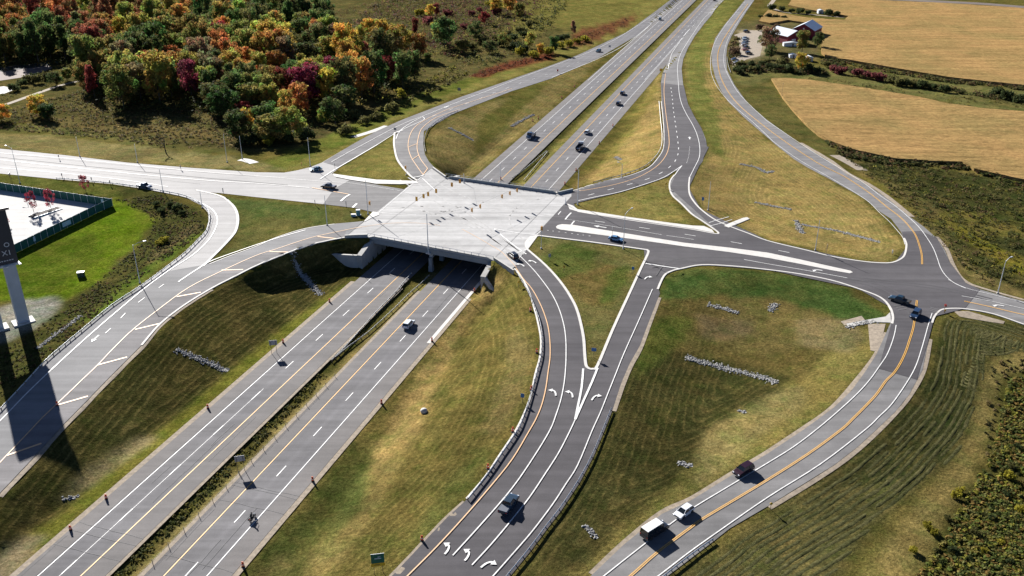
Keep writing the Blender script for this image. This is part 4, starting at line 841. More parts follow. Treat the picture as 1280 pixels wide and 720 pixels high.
MB().tube([(0, 0, -1.2), (0, 0, hh)], .17, 8, .09).build('pole', MAT['steel'], t); MB().box(.1, .45, -.9, 1.2, 1.5, .35, TH).build('bracket', MAT['steel'], t); mtop[4] = Vector(q) + Vector((0, 0, hh))
q = hw(nl1 + 2.2, 104.6); t = mast('lamp_post', 'lamp post in the highway median just beyond the bridge', 'lamp post', (q.x, q.y, -.3), 14.5, None)
SIGW = [((457,229),(580,217.5),0,2), ((537,264),(722,212),4,1)]
def span_wire(a, b, label):
    t = MB(); pts = []
    for k in range(13): s = k / 12; p_ = a.lerp(b, s); p_.z -= 3.2 * s * (1 - s) * 1.1; pts.append(p_)
    t.tube(pts, .02, 4); return tag(t.build('span_wire', MAT['darksteel']), label, 'wire', 'span wires over the junction')
def signal(px, py, label, z=ZD + 5.4, facing=(0, -1), hang=True):
    q = up(px, py, z); t = thing('traffic_signal', label, 'traffic signal', q, math.atan2(facing[1], facing[0]) + math.pi / 2, 'yellow traffic signals over the junction')
    m_ = MB().box(0, 0, 0, .42, .30, 1.15); m_.box(0, 0, .65, .2, .2, .16, 0, .7); m_.build('housing', MAT['sigyellow'], t); MB().box(0, .175, 0, .78, .03, 1.5).build('backplate', MAT['sigyellow'], t)
    for k in (-.36, 0, .36):
        l = MB(); l.lathe([(.14, 0), (.14, .05)], 10, (0, 0, 0)); l.v = [(x, -.155 - z_, y + k) for x, y, z_ in l.v]; l.build('lens', MAT['lens'], t)
        v = MB(); n_ = 7; V = [(.17 * math.cos(math.pi * i / 6), -.15 - d, k + .17 * math.sin(math.pi * i / 6)) for d in (0, .26) for i in range(n_)]; v.add(V, [(i, i + 1, n_ + i + 1, n_ + i) for i in range(n_ - 1)]); v.build('visor', MAT['sigyellow'], t)
    return q
s1 = [(520.9,248.5),(529.7,245),(535.4,242.5),(545.4,238.5),(564.6,231),(574.6,226.8)]; s2 = [(590,262.7),(600.4,258),(627.7,245.6),(637.5,241.6),(646.5,238)]
o6 = ['leftmost', 'second', 'third', 'fourth', 'fifth', 'rightmost']
q1 = [signal(*p, '%s yellow traffic signal of the row over the left half of the deck' % o6[i], ZD + 5.4, (.3, 1) if i < 4 else (-.3, -1)) for i, p in enumerate(s1)]
q2 = [signal(*p, '%s yellow traffic signal of the row over the right half of the deck' % (['leftmost', 'second', 'middle', 'fourth', 'rightmost'][i]), ZD + 5.4, (-1, .2)) for i, p in enumerate(s2)]
def wire_thru(a, qs, b, label):
    pts = [a] + [q + Vector((0, 0, .85)) for q in qs] + [b]; m_ = MB(); m_.tube(pts, .02, 4); tag(m_.build('span_wire', MAT['darksteel']), label, 'wire', 'span wires over the junction')
wire_thru(mtop[0] - Vector((0, 0, .4)), q1, mtop[2], 'span wire carrying the left row of signals'); wire_thru(mtop[4] - Vector((0, 0, .5)), q2, mtop[1] - Vector((0, 0, .5)), 'span wire carrying the right row of signals')
for px, py, base, lab in ((462, 254, (460.5, 268), 'yellow signal fixed to the mast at the left corner of the deck'), (677, 285.5, (676.5, 311), 'large yellow signal on the post at the corner of the grass triangle'), (507, 209.5, (508, 219), 'yellow signal at the foot of the upper left ramp')):
    b = G(*base) if base[0] != 460.5 else up(*base, ZD); z = hpx(*base, px, py, b.z)[1] + b.z; signal(px, py, lab, z, (-1, -.4))
    if base[0] != 460.5: mast('signal_post', 'thin post holding the ' + lab.split(' ', 1)[1] if False else ('thin grey post of the signal beside the grass triangle' if px > 600 else 'thin grey post of the signal at the upper left ramp'), 'post', b, z - b.z + .5, None, .08, 'signal posts')

# ------------------------------------------------------------------ road signs
SMESH = {}
def sign(px, py, w, h, hgt, mat, label, face=-90., posts=1, shape='rect', extra=None, group='road signs', legs='wood', name='road_sign'):
    q = G(px, py); t = thing(name, label, 'sign', q, math.radians(face + 90), group)
    if shape == 'rect': P = [(-w/2, -h/2), (w/2, -h/2), (w/2, h/2), (-w/2, h/2)]
    elif shape == 'diamond': P = [(0, -h/2), (w/2, 0), (0, h/2), (-w/2, 0)]
    elif shape == 'oct': P = [(w/2 * math.cos(a), h/2 * math.sin(a)) for a in [math.pi / 8 + k * math.pi / 4 for k in range(8)]]
    m_ = MB(); n = len(P); V = [(x, -.02, z + hgt) for x, z in P] + [(x, .02, z + hgt) for x, z in P]
    m_.add(V, [tuple(range(n)), tuple(range(2 * n - 1, n - 1, -1))] + [(i, n + i, n + (i + 1) % n, (i + 1) % n) for i in range(n)]); m_.build('panel', MAT[mat], t)
    xs = [0] if posts == 1 else [-w * .33, w * .33]
    for x in xs: MB().box(x, .07, (hgt + h * .3) / 2 - .2, .09, .09, hgt + h * .3 + .4).build('post', MAT[legs], t)
    return t
sg = sign(473.5,717,2.3,2.0,3.4,'signgreen','green guide sign with a yellow lower panel at the ramp edge',-80,2)
MB().box(0, -.012, 3.4 - 1.35, 2.45, .05, .7).build('lower_panel', MAT['signyellow'], sg); MB().box(0, 0, 4.43, 2.35, .07, .07).build('top_edge', MAT['steel'], sg); 
lt = MB(); lt.box(.25, -.03, 3.75, .5, .02, .12); lt.box(.05, -.03, 3.4, 1.2, .02, .16); lt.build('legend', MAT['white'], sg)
MB().box(-.2, -.05, 2.05, 1.1, .02, .1).build('lower_legend', MAT['darksteel'], sg)
for a in ((705,341,.95,.95,1.9,'signyellow','yellow diamond sign on the grass triangle between the ramps',60,1,'diamond'), (648.5,359,1.1,1.1,1.7,'signyellow','yellow diamond sign at the guardrail beside the ramp top',-60,1,'diamond'), (832,236,1.0,1.0,2.0,'signyellow','yellow diamond sign at the tip of the upper grass triangle',-90,1,'diamond'),
 (826,92,1.6,1.5,2.2,'signyellow','yellow gore sign where the upper right ramp leaves the highway',-90,2,'rect'), (1180,391,.9,.9,2.2,'signred','red octagonal stop sign at the right corner of the crossing',20,1,'oct'), (1180.8,392,.6,.6,1.0,'signyellow','small yellow sign below the stop sign at the right crossing',-60,1,'rect'), (963,637,.75,.75,1.4,'signyellow','small yellow diamond sign at the lower edge of the two-way road',-90,1,'diamond'),
 (742,447,1.2,.9,2.2,'signblue','blue-backed sign on the grass near the island tip',-100,1,'rect'), (653,503,.8,1.0,1.8,'signblue','small blue-backed sign on the slope left of the right ramp',-100,1,'rect'), (791,342,.7,.9,1.7,'signblue','small teal sign near the kerb of the grass triangle',-90,1,'rect'), (687,326,.8,1.1,1.7,'signgrey','grey sign back on the grass at the ramp top',-70,1,'rect'), (878,256,.8,1.2,2.2,'signblue','pale blue sign on the slope behind the upper right kerb',-120,1,'rect'),
 (343,442,2.0,1.4,3.2,'signgrey','bare-backed sign on two posts left of the highway',100,2,'rect'), (302,590,2.0,1.4,3.4,'signgrey','bare-backed sign on two posts in the highway median',105,2,'rect'), (433,261,.9,1.4,2.2,'signgrey','grey sign back at the stop line of the left street',180,1,'rect'), (394,257,.7,1.0,1.7,'signgrey','small grey sign on the edge of the left grass island',180,1,'rect'), (279.5,244,.8,1.6,2.0,'signgrey','tall narrow sign at the nose of the turning road island',180,1,'rect'),
 (14,227,3.0,.9,3.0,'signgrey','wide brown sign back on two posts on the left verge',200,2,'rect'), (377,208,.9,.9,1.3,'signred','dark red stop sign beside the upper left side road',200,1,'oct'), (574,117,2.0,1.6,2.3,'signgrey','sign back on two posts beside the upper left ramp',60,2,'rect'), (494,165,1.4,1.1,1.4,'signgrey','dark sign at the split of the upper left ramps',60,1,'rect'), (765,294,.7,1.2,2.6,'signgrey','small sign on a thin post on the white median behind the blue car',180,1,'rect'),
 (1115,318,.8,1.0,1.0,'signgrey','small grey sign near the kerb at the right crossing',0,1,'rect'), (1032.5,318,.5,1.6,2.6,'wood','narrow brown sign on the kerb of the right road',0,1,'rect'), (78,223,.7,1.0,1.6,'signgrey','small sign at the start of the street guardrail',180,1,'rect'), (115,228,.7,1.1,1.6,'signgrey','small sign behind the guardrail right of the red tree',180,1,'rect'), (138,232,.7,1.1,1.6,'signgrey','small sign behind the guardrail before the bend',180,1,'rect'), (74,199.5,.7,1.0,1.6,'signgrey','small sign at the far edge of the left street',180,1,'rect'), (418.5,211,.9,1.2,1.8,'signgrey','sign in the mouth of the upper left side road',190,1,'rect'), (226,212.5,.7,1.1,1.4,'signgrey','small sign on the far edge of the street near the bare tree',180,1,'rect'), (697,92,.9,1.1,1.9,'signred','small red sign beside the upper left ramp near the merge',-90,1,'rect'), (762,62,1.4,1.1,2.2,'signgrey','sign at the gore of the upper left merge',-90,2,'rect'), (977,122,.3,.3,7.5,'darksteel','slim dark marker pole in the near corn field corner',0,1,'rect')):
    sign(*a)

# ------------------------------------------------------------------ orange drums
dm = None
def drum(px, py, label, z=None):
    global dm
    q = G(px, py); t = thing('traffic_drum', label, 'traffic drum', q, 0, 'orange traffic drums along the works'); t.scale = (.85, .85, .8)
    if dm is None:
        a = MB().lathe([(.46, 0), (.46, .10), (.33, .12), (.31, .45)], 12).build('base', MAT['black'], t); b = MB().lathe([(.31, .45), (.29, .75)], 12).build('lower_band', MAT['drum'], t)
        c = MB().lathe([(.295, .76), (.285, .95)], 12).build('white_band', MAT['drumwhite'], t); d = MB().lathe([(.285, .96), (.26, 1.12), (.12, 1.2)], 12).build('top', MAT['drum'], t); e = MB().box(0, 0, 1.38, .46, .08, .42).build('reflector', MAT['drum'], t); dm = [a, b, c, d, e]
    else:
        for o in dm: c = o.copy(); COL.objects.link(c); c.parent = t
ordn = ['first', 'second', 'third', 'fourth', 'fifth', 'sixth', 'seventh', 'eighth', 'ninth']
for lst, lab in (([(412,378),(354,429),(260,511),(133,624),(88.5,663)], '%s orange drum from the bridge on the left edge of the highway'), ([(593,365),(540,427),(477,505),(391,602),(304,709)], '%s orange drum from the bridge on the right edge of the highway'),
                 ([(663,389),(671,441),(664,488),(641,540),(610,586),(527.5,676)], '%s orange drum down from the deck on the inner edge of the right ramp'), ([(626,225),(666,152),(673,149),(702,123),(718,109)], '%s orange drum beyond the bridge on the far left highway edge'),
                 ([(706,231),(720,214),(749,180),(766,158)], '%s orange drum beyond the bridge on the far right highway edge')):
    for i, p in enumerate(lst): drum(*p, lab % ordn[i])
drum(72, 507.5, 'lone dark red drum on the orange line of the left ramp in the sign shadow')

# ------------------------------------------------------------------ vehicles (x forward, y left)
def section_body(prof, W, r=.10):                      # side profile extruded across the car with rounded flanks
    n = len(prof); zc = sum(p[1] for p in prof) / n; V = []; st = [(-W/2, .93), (-W/2 + r * .3, .97), (-W/2 + r * 1.2, 1.0), (W/2 - r * 1.2, 1.0), (W/2 - r * .3, .97), (W/2, .93)]
    for y, s in st: V += [(x * (1 - (1 - s) * .25), y, zc + (z - zc) * s) for x, z in prof]
    F = [(j * n + i, j * n + (i + 1) % n, (j + 1) * n + (i + 1) % n, (j + 1) * n + i) for j in range(len(st) - 1) for i in range(n)]
    F += [tuple(range(n - 1, -1, -1)), tuple((len(st) - 1) * n + i for i in range(n))]; return V, F
KIND = {
 'sedan': dict(L=4.75, W=1.83, belt=.92, H=1.45, hood=.80, g=(.95, .25, -1.15, -1.95), trunk=.95),
 'suv': dict(L=4.75, W=1.92, belt=1.08, H=1.74, hood=1.02, g=(1.05, .45, -1.95, -2.22), trunk=1.08),
 'hatch': dict(L=4.35, W=1.80, belt=.95, H=1.52, hood=.90, g=(1.15, .35, -1.55, -2.0), trunk=.97),
 'pickup': dict(L=5.7, W=2.0, belt=1.15, H=1.88, hood=1.10, g=(1.15, .6, -.75, -1.0), trunk=1.15),
 'boxy': dict(L=5.9, W=2.05, belt=1.25, H=2.35, hood=1.15, g=(1.40, 1.25, -2.75, -2.9), trunk=1.25),
}
WHM = {}
def wheel(t, x, y, r, w=.24):
    if r not in WHM:
        a = MB().lathe([(r * .62, -w/2), (r * .95, -w/2), (r, -w * .3), (r, w * .3), (r * .95, w/2), (r * .62, w/2)], 16); a.v = [(px, pz, py) for px, py, pz in a.v]
        b = MB().lathe([(r * .60, -w * .46), (r * .60, w * .46)], 14); b.v = [(px, pz, py) for px, py, pz in b.v]
        o = a.build('wheel', MAT['black'], t); p = b.build('rim', MAT['rim'], o); WHM[r] = (o, p)
    else:
        o, p = WHM[r]; o = o.copy(); COL.objects.link(o); o.parent = t; p = p.copy(); COL.objects.link(p); p.parent = o
    o.location = (x, y, r); return o
def vehicle(px, py, hx, hy, kind, col, label, cat='car', name=None, group='cars on the roads', roofcol=None, cover=None, z=None, scale=1.0):
    k = KIND[kind]; L, W = k['L'], k['W']; q = G(px, py) if z is None else up(px, py, z)
    th = gdir(px, py, hx, hy) if z is None else math.atan2(*(lambda a, b: (b.y - a.y, b.x - a.x))(up(px - hx/2, py - hy/2, z), up(px + hx/2, py + hy/2, z)))
    a = .13 if z is None else .08
    t = thing(name or {'pickup': 'pickup_truck', 'suv': 'suv', 'boxy': 'passenger_van'}.get(kind, 'car'), label, cat, (q.x, q.y, q.z + a), th, group)
    if z is None:
        e = 2.0; f = h1(q.x + math.cos(th) * e, q.y + math.sin(th) * e) - h1(q.x - math.cos(th) * e, q.y - math.sin(th) * e); t.rotation_euler = (0, -math.atan2(f, 2 * e), th)
    t.scale = (scale,) * 3
    pm = paint('car_paint_%d_%d_%d' % tuple(int(c * 1000) for c in col), col)
    x0, x1 = -L/2, L/2; h = k['hood']; b_ = k['belt']; g = k['g']; wr = .34 if kind in ('sedan', 'hatch') else .39; wx_ = L * .295
    def arch(c): return [(c + (wr + .09) * math.cos(a_), wr + (wr + .09) * math.sin(a_)) for a_ in [math.pi * (1 - i / 6) for i in range(7)] if wr + (wr + .09) * math.sin(a_) > .25]
    prof = [(x0 + .02, .42), (x0, .75), (x0 + .05, k['trunk'] - .06), (x0 + .22, k['trunk'])]
    if kind == 'pickup': prof = [(x0 + .02, .5), (x0, .8), (x0 + .03, 1.1), (x0 + .1, 1.15)]
    prof += [(g[3], b_ if kind != 'pickup' else 1.15), (g[0], b_), (g[0] + .15, h + .02), (x1 - .55, h - .07), (x1 - .12, h - .22), (x1, .62), (x1 - .03, .38), (x1 - .2, .28)]
    prof += [p for p in arch(wx_)[::-1]] + [(wx_ - wr - .12, .26), (-wx_ + wr + .12, .26)] + [p for p in arch(-wx_)[::-1]] + [(x0 + .2, .32)]
    V, F = section_body(prof, W); o = link('body', V, F, pm, t)
    # glasshouse with a roof in the body colour
    wb, wt = W/2 - .07, W/2 - .28 if kind != 'boxy' else W/2 - .14; H_ = k['H']; zb = b_ - .02; xs = (g[0], g[1], g[2], g[3])
    V = [(xs[0], -wb, zb), (xs[0], wb, zb), (xs[3], wb, zb), (xs[3], -wb, zb), (xs[1], -wt, H_ - .07), (xs[1], wt, H_ - .07), (xs[2], wt, H_ - .07), (xs[2], -wt, H_ - .07)]
    link('windows', V, [(0, 1, 2, 3)[::-1], (4, 5, 6, 7), (0, 4, 5, 1)[::-1], (1, 5, 6, 2)[::-1], (2, 6, 7, 3)[::-1], (3, 7, 4, 0)[::-1]], MAT['glass'], t)
    rc = pm if roofcol is None else paint('roof_paint_%d' % int(roofcol[0] * 1000), roofcol)
    rm = MB(); rw = wt + .03
    for z, e in ((H_ - .08, .02), (H_ - .02, .01), (H_, -.12)): rm.v += [(xs[1] + e, -rw - e * .3, z), (xs[1] + e, rw + e * .3, z), (xs[2] - e, rw + e * .3, z), (xs[2] - e, -rw - e * .3, z)]
    rm.f = [(0, 1, 2, 3)[::-1], (8, 9, 10, 11)] + [(4 * j + i, 4 * j + 4 + i, 4 * j + 4 + (i + 1) % 4, 4 * j + (i + 1) % 4) for j in (0, 1) for i in range(4)]
    rm.build('roof', rc, t)
    for s in (-1, 1):
        for (xa, xb) in ((xs[0], xs[1]), (xs[3], xs[2]), ((xs[1] + xs[2]) / 2 - .05, (xs[1] + xs[2]) / 2 - .05)):
            MB().tube([(xa, s * (wb + .005), zb), (xb, s * (wt + .005), H_ - .06)], .045, 5).build('pillar', pm, t)
    for x in (wx_, -wx_):
        for s in (-1, 1): wheel(t, x, s * (W/2 - .13), wr)
    for s in (-1, 1):
        MB().box(x1 - .10, s * (W/2 - .28), h - .27, .2, .36, .14, 0, .85).build('headlight', MAT['headlight'], t); MB().box(x0 + .06, s * (W/2 - .2), k['trunk'] - .22, .14, .26, .2).build('taillight', MAT['taillight'], t)
        MB().box(g[0] - .12, s * (W/2 + .07), b_ + .07, .12, .2, .14).build('mirror', pm, t)
    MB().box(x1 - .02, 0, .55, .08, 1.1, .22).build('grille', MAT['black'], t)
    if kind == 'pickup':
        MB().box((x0 + g[3]) / 2 + .02, 0, 1.165, g[3] - x0 - .16, W - .34, .05).build('bed_cover', MAT['black'] if cover is None else paint('bed_cover_grey', cover), t)
    return t
def hdg(px, py, away=1): q = G(px, py); a = hw_inv(q.x, q.y); p1 = hw(a[0] - 2, a[1]); p2 = hw(a[0] + 2, a[1]); A = proj(*p1); B = proj(*p2); return (away * (B[0] - A[0]), away * (B[1] - A[1]))
BLK = (.012, .013, .016); NAV = (.02, .045, .10); WHT = (.78, .79, .80); TEAL = (.03, .12, .18); GRY = (.10, .11, .12)
vehicle(511, 408, *hdg(511, 408), 'suv', (.70, .75, .80), 'white and blue-grey car alone on the right half of the highway', group='cars on the highway')
vehicle(636, 634, 13, -19, 'pickup', (.015, .035, .06), 'black pickup with grey bed cover in the middle lane of the right ramp', 'pickup', cover=(.16, .17, .19))
vehicle(818, 667, 30, -19, 'boxy', BLK, 'black boxy van with a white roof, last of the three on the two-way road', 'van', roofcol=(.80, .80, .78))
vehicle(855, 643, -17, 12, 'hatch', (.75, .77, .80), 'white hatchback between the van and the dark red car on the two-way road')
vehicle(929, 591, -19, 11, 'suv', (.024, .006, .012), 'dark red car, first of the three on the two-way road')
vehicle(1144, 396, -9, 11, 'suv', NAV, 'dark blue suv crossing the yellow line at the right crossing')
vehicle(1124, 378, -20, -6, 'pickup', (.010, .03, .045), 'black pickup turning in the right crossing above the blue suv', 'pickup')
vehicle(770, 301, 30, 5.5, 'sedan', (.10, .24, .42), 'light blue car below the white median on the right road')
vehicle(641, 322, -13, -10, 'suv', BLK, 'black car at the stop line where the right ramp meets the deck', z=ZD)
vehicle(411, 235.5, -30, -4, 'pickup', BLK, 'black pickup on the left street near the orange line', 'pickup', cover=(.55, .6, .65))
vehicle(395, 213.5, -28, 3, 'sedan', TEAL, 'teal car turning out of the upper left side road')
vehicle(181, 235, 30, 5, 'pickup', (.03, .07, .15), 'blue pickup with a pale load on the near lane of the left street', 'pickup', cover=(.6, .62, .65))
vehicle(734, 167, *hdg(734, 167), 'suv', (.6, .66, .70), 'pale car ahead of the white truck on the far highway', group='cars on the highway')
vehicle(773, 131, *hdg(773, 131), 'suv', BLK, 'near one of the two black cars close together on the far highway', group='cars on the highway')
vehicle(778, 118, *hdg(778, 118), 'suv', (.02, .03, .05), 'far one of the two black cars close together on the far highway', group='cars on the highway')
vehicle(748, 65, -20, 7, 'suv', (.03, .09, .14), 'dark teal car on the upper left ramp', group='cars on the highway')
vehicle(825, 25, *hdg(825, 25, -1), 'suv', (.04, .11, .17), 'teal car coming down the far left half of the highway', group='cars on the highway')
vehicle(893, 1, *hdg(893, 1), 'suv', BLK, 'black car farthest up the right half of the highway at the top edge', group='cars on the highway')
LOT = [(933, 40.5, BLK, 'suv', 'black suv alone at the top of the farm lot'), (932, 48.5, (.25, .38, .5), 'sedan', 'pale blue parked car, first of the row in the farm lot'), (931.5, 51.5, (.5, .58, .62), 'suv', 'silver parked car, second of the row in the farm lot'), (931, 54.5, (.12, .22, .34), 'sedan', 'mid blue parked car in the middle of the farm lot row'),
       (930.5, 57.5, (.6, .6, .62), 'suv', 'off-white parked car, below the mid blue one in the farm lot'), (933, 60.3, BLK, 'sedan', 'black parked car near the end of the farm lot row'), (931.5, 63.2, (.5, .2, .17), 'sedan', 'faded red parked car in the farm lot row'), (936, 67.8, (.02, .03, .04), 'suv', 'black parked car at the low end of the farm lot row'), (918.5, 75.5, (.10, .2, .36), 'sedan', 'blue car parked at the roadside shrubs below the farm lot'), (921.5, 79.5, (.45, .5, .55), 'sedan', 'silver car parked at the roadside shrubs below the farm lot')]
for px, py, c, kd_, lab in LOT: vehicle(px, py, 10, -.6, kd_, c, lab, group='cars parked in the farm lot')
def truck(px, py, h, cabc, boxc, label, hasbox=True):
    q = G(px, py); th = gdir(px, py, *h); t = thing('truck', label, 'truck', (q.x, q.y, q.z + .13), th, 'trucks on the highway')
    c = MB(); V, F = section_body([(1.2, .5), (1.2, 2.75), (1.5, 2.95), (2.6, 2.8), (3.15, 1.75), (4.1, 1.55), (4.25, .9), (4.2, .5)], 2.3); link('cab', V, F, paint('truck_cab_%d' % int(cabc[0] * 1000), cabc), t)
    MB().box(2.93, 0, 2.25, .1, 1.9, .7, 0).build('windscreen', MAT['glass'], t)
    if hasbox: MB().box(-1.5, 0, 2.1, 5.0, 2.4, 2.3).build('cargo_box', paint('truck_box_%d' % int(boxc[0] * 1000), boxc), t)
    else:
        m_ = MB(); m_.box(-1.4, 0, 1.0, 5.0, 2.3, .25); 
        for s in (-1, 1): m_.box(-1.4, s * 1.1, 1.5, 5.0, .1, .8)
        m_.box(1.05, 0, 1.6, .1, 2.3, 1.1); m_.build('flatbed', paint('truck_bed_%d' % int(boxc[0] * 1000), boxc), t)
    MB().box(-.4, 0, .75, 7.4, .9, .3).build('chassis', MAT['black'], t)
    for x in (3.0, -1.9, -3.0):
        for s in (-1, 1): wheel(t, x, s * 1.02, .5, .3)
    for s in (-1, 1): MB().box(4.22, s * .85, 1.0, .1, .3, .2).build('headlight', MAT['headlight'], t); MB().box(-4.02, s * .95, .85, .08, .3, .15).build('taillight', MAT['taillight'], t)
    MB().box(4.3, 0, .65, .15, 2.2, .3).build('bumper', MAT['steel'], t)
truck(725, 186.5, hdg(725, 186), (.75, .77, .8), (.03, .03, .035), 'truck with a white cab and dark flatbed beyond the bridge', False)
truck(664, 172, hdg(664, 172, -1), (.035, .08, .15), (.02, .04, .07), 'dark blue truck coming towards the bridge on the far highway', False)
# motorcycle and its rider
q = G(316, 650); th = gdir(316, 650, *hdg(316, 650)); zt = q.z + .12
t = thing('motorcycle', 'black motorcycle on the white edge line of the highway', 'motorcycle', (q.x, q.y, zt), th)
for x in (-.72, .78):
    m_ = MB(); pts = [(x + .31 * math.cos(a), 0, .33 + .31 * math.sin(a)) for a in [2 * math.pi * i / 14 for i in range(15)]]; m_.tube(pts, .075, 6); w_ = m_.build('wheel', MAT['black'], t); h_ = MB().lathe([(.2, -.04), (.2, .04)], 10); h_.v = [(x + a, c, .33 + b) for a, b, c in h_.v]; h_.build('rim', MAT['rim'], w_)
MB().sphere((.15, 0, .82), .3, 10, 6, (1.1, .55, .6)).build('fuel_tank', paint('motorcycle_black', BLK), t); MB().box(-.45, 0, .78, .8, .3, .12, 0, .8).build('seat', MAT['black'], t)
m_ = MB(); m_.tube([(.78, .1, .33), (.5, .1, .95)], .035, 6).tube([(.78, -.1, .33), (.5, -.1, .95)], .035, 6).tube([(.5, 0, .9), (-.3, 0, .55), (-.72, 0, .33)], .06, 6).box(.05, 0, .48, .55, .35, .4); m_.build('frame', MAT['darksteel'], t)
MB().tube([(.3, .42, 1.06), (.48, .2, 1.02), (.48, -.2, 1.02), (.3, -.42, 1.06)], .025, 6).build('handlebar', MAT['darksteel'], t); MB().sphere((.68, 0, .92), .12, 8, 5).build('headlight', MAT['headlight'], t); MB().box(-.95, 0, .72, .06, .16, .08).build('taillight', MAT['taillight'], t)
for s in (-1, 1): MB().box(-.75, s * .3, .6, .55, .22, .35, 0, .9).build('saddlebag', MAT['black'], t)
def skin_body(name, J, E_, mat, parent, lv=1):
    me = bpy.data.meshes.new(name); me.from_pydata([j[:3] for j in J], E_, []); o = bpy.data.objects.new(name, me); COL.objects.link(o)
    md = o.modifiers.new('Skin', 'SKIN'); me.skin_vertices.new() if not me.skin_vertices else None
    for i, j in enumerate(J): me.skin_vertices[0].data[i].radius = (j[3], j[3])
    me.skin_vertices[0].data[0].use_root = True; sd = o.modifiers.new('Sub', 'SUBSURF'); sd.levels = sd.render_levels = lv
    me.materials.append(mat); o.parent = parent; return o
p = thing('person', 'motorcycle rider in dark clothes and a black helmet, sitting on the motorcycle', 'person', (q.x, q.y, zt), th)
MAT['skin'] = plain('skin', (.45, .27, .19), .6); MAT['denim'] = plain('dark_jeans', (.03, .04, .07), .9); MAT['jacket'] = plain('black_jacket', (.018, .018, .02), .7)
J = [(-.45, 0, .92, .15), (-.38, 0, 1.12, .16), (-.28, 0, 1.36, .17), (-.24, 0, 1.5, .09), (-.2, 0, 1.6, .065)]; E_ = [(0, 1), (1, 2), (2, 3), (3, 4)]
for s in (-1, 1):
    b0 = len(J); J += [(-.42, s * .11, .9, .11), (-.02, s * .24, .86, .09), (-.12, s * .24, .45, .065), (0, s * .24, .36, .05), (-.26, s * .21, 1.42, .07), (-.02, s * .34, 1.2, .055), (.27, s * .4, 1.1, .04)]
    E_ += [(0, b0), (b0, b0 + 1), (b0 + 1, b0 + 2), (b0 + 2, b0 + 3), (2, b0 + 4), (b0 + 4, b0 + 5), (b0 + 5, b0 + 6)]
skin_body('body', J, E_, MAT['jacket'], p); 
MB().sphere((-.14, 0, 1.72), .15, 12, 8, (1.1, .95, 1.05)).build('helmet', MAT['black'], p, True); MB().sphere((-.06, 0, 1.70), .115, 10, 6, (.9, .9, .62)).build('visor', MAT['glass'], p, True)
for s in (-1, 1):
    hm = MB(); c = (.29, s * .4, 1.09); hm.sphere(c, .05, 8, 5, (1.1, .9, .6))
    for f in range(4): hm.tube([(c[0] + .02, c[1] + (f - 1.5) * .022, c[2] + .03), (c[0] + .07, c[1] + (f - 1.5) * .022, c[2] + .01), (c[0] + .06, c[1] + (f - 1.5) * .022, c[2] - .05)], .011, 5)
    hm.tube([(c[0] - .02, c[1] - s * .04, c[2]), (c[0] + .03, c[1] - s * .07, c[2] - .03)], .012, 5); hm.build('glove', MAT['black'], p)

# ------------------------------------------------------------------ billboard
rb = Vector((-127.6, 215.9, 0)); d = Vector((-.78, -.62, 0)).normalized(); nrm = Vector((d.y, -d.x, 0)); nrm = nrm if nrm.y < 0 else -nrm
z0, z1, BW = 21.4, 35.6, 10.0; base = rb + d * BW / 2; base.z = h1(base.x, base.y); ang = math.atan2(-d.y, -d.x)
t = thing('billboard', 'tall dark billboard on two pale legs, cropped by the left edge', 'billboard', base, ang)
Z = base.z; bm_ = MB().box(0, 0, (z0 + z1) / 2 - Z, BW, .9, z1 - z0); bm_.build('panel', plain('dark_navy_panel', (.012, .018, .032), .4), t)
MB().box(0, 0, z0 - Z - .35, BW + .3, 1.6, .5).build('ledge', MAT['steel'], t); MB().box(.4, -.4, z1 - Z + .55, BW + .6, 2.0, .6).build('top_beam', plain('brown_steel_beam', (.16, .12, .10), .6), t)
MB().box(-.2, -.1, z1 - Z + .15, BW - .6, .6, .35).build('top_rail', MAT['steel'], t)
for k in range(4): MB().box(BW / 2 + .1 - k * 3, -1.2, z0 - Z - .3, .5, .9, .2).build('floodlight', MAT['drumwhite'], t)
MAT['leg'] = plain('painted_steel_leg', (.42, .44, .47), .55, 0, .08, .4)
for x in (BW / 2 - 2.3, BW / 2 - 8.6):
    MB().box(x, 0, (z0 - Z) / 2 - .2, 2.9, 2.2, z0 - Z, 0, .98).build('leg', MAT['leg'], t); MB().box(x, 0, .2, 5.2, 4.0, .5).build('footing', MAT['kerb'], t)
def text(body, size, loc, rot, mat, parent, name='lettering', align='RIGHT', ext=.02):
    cu = bpy.data.curves.new(name, 'FONT'); cu.body = body; cu.size = size; cu.align_x = align; cu.extrude = ext; o = bpy.data.objects.new(name, cu); COL.objects.link(o)
    bpy.context.view_layer.update(); me_ = bpy.data.meshes.new_from_object(o); bpy.data.objects.remove(o); o = bpy.data.objects.new(name, me_); COL.objects.link(o)
    me_.materials.clear(); me_.materials.append(mat); o.location = loc; o.rotation_euler = rot; o.parent = parent; return o
MAT['letter'] = plain('white_lettering', (.5, .52, .56), .5)
for s, sz, z in (('O', 1.7, z0 + 4.6), ('X1', 1.9, z0 + 2.4)): text(s, sz, (BW / 2 - 1.0, -.47, z - Z), (math.pi / 2, 0, 0), MAT['letter'], t)
lm = MB()
for i in range(7): lm.box(BW / 2 - 1.2 - i * .6, -.47, z0 + 1.0 - Z, .4, .04, .22)
lm.build('small_lettering', MAT['letter'], t)

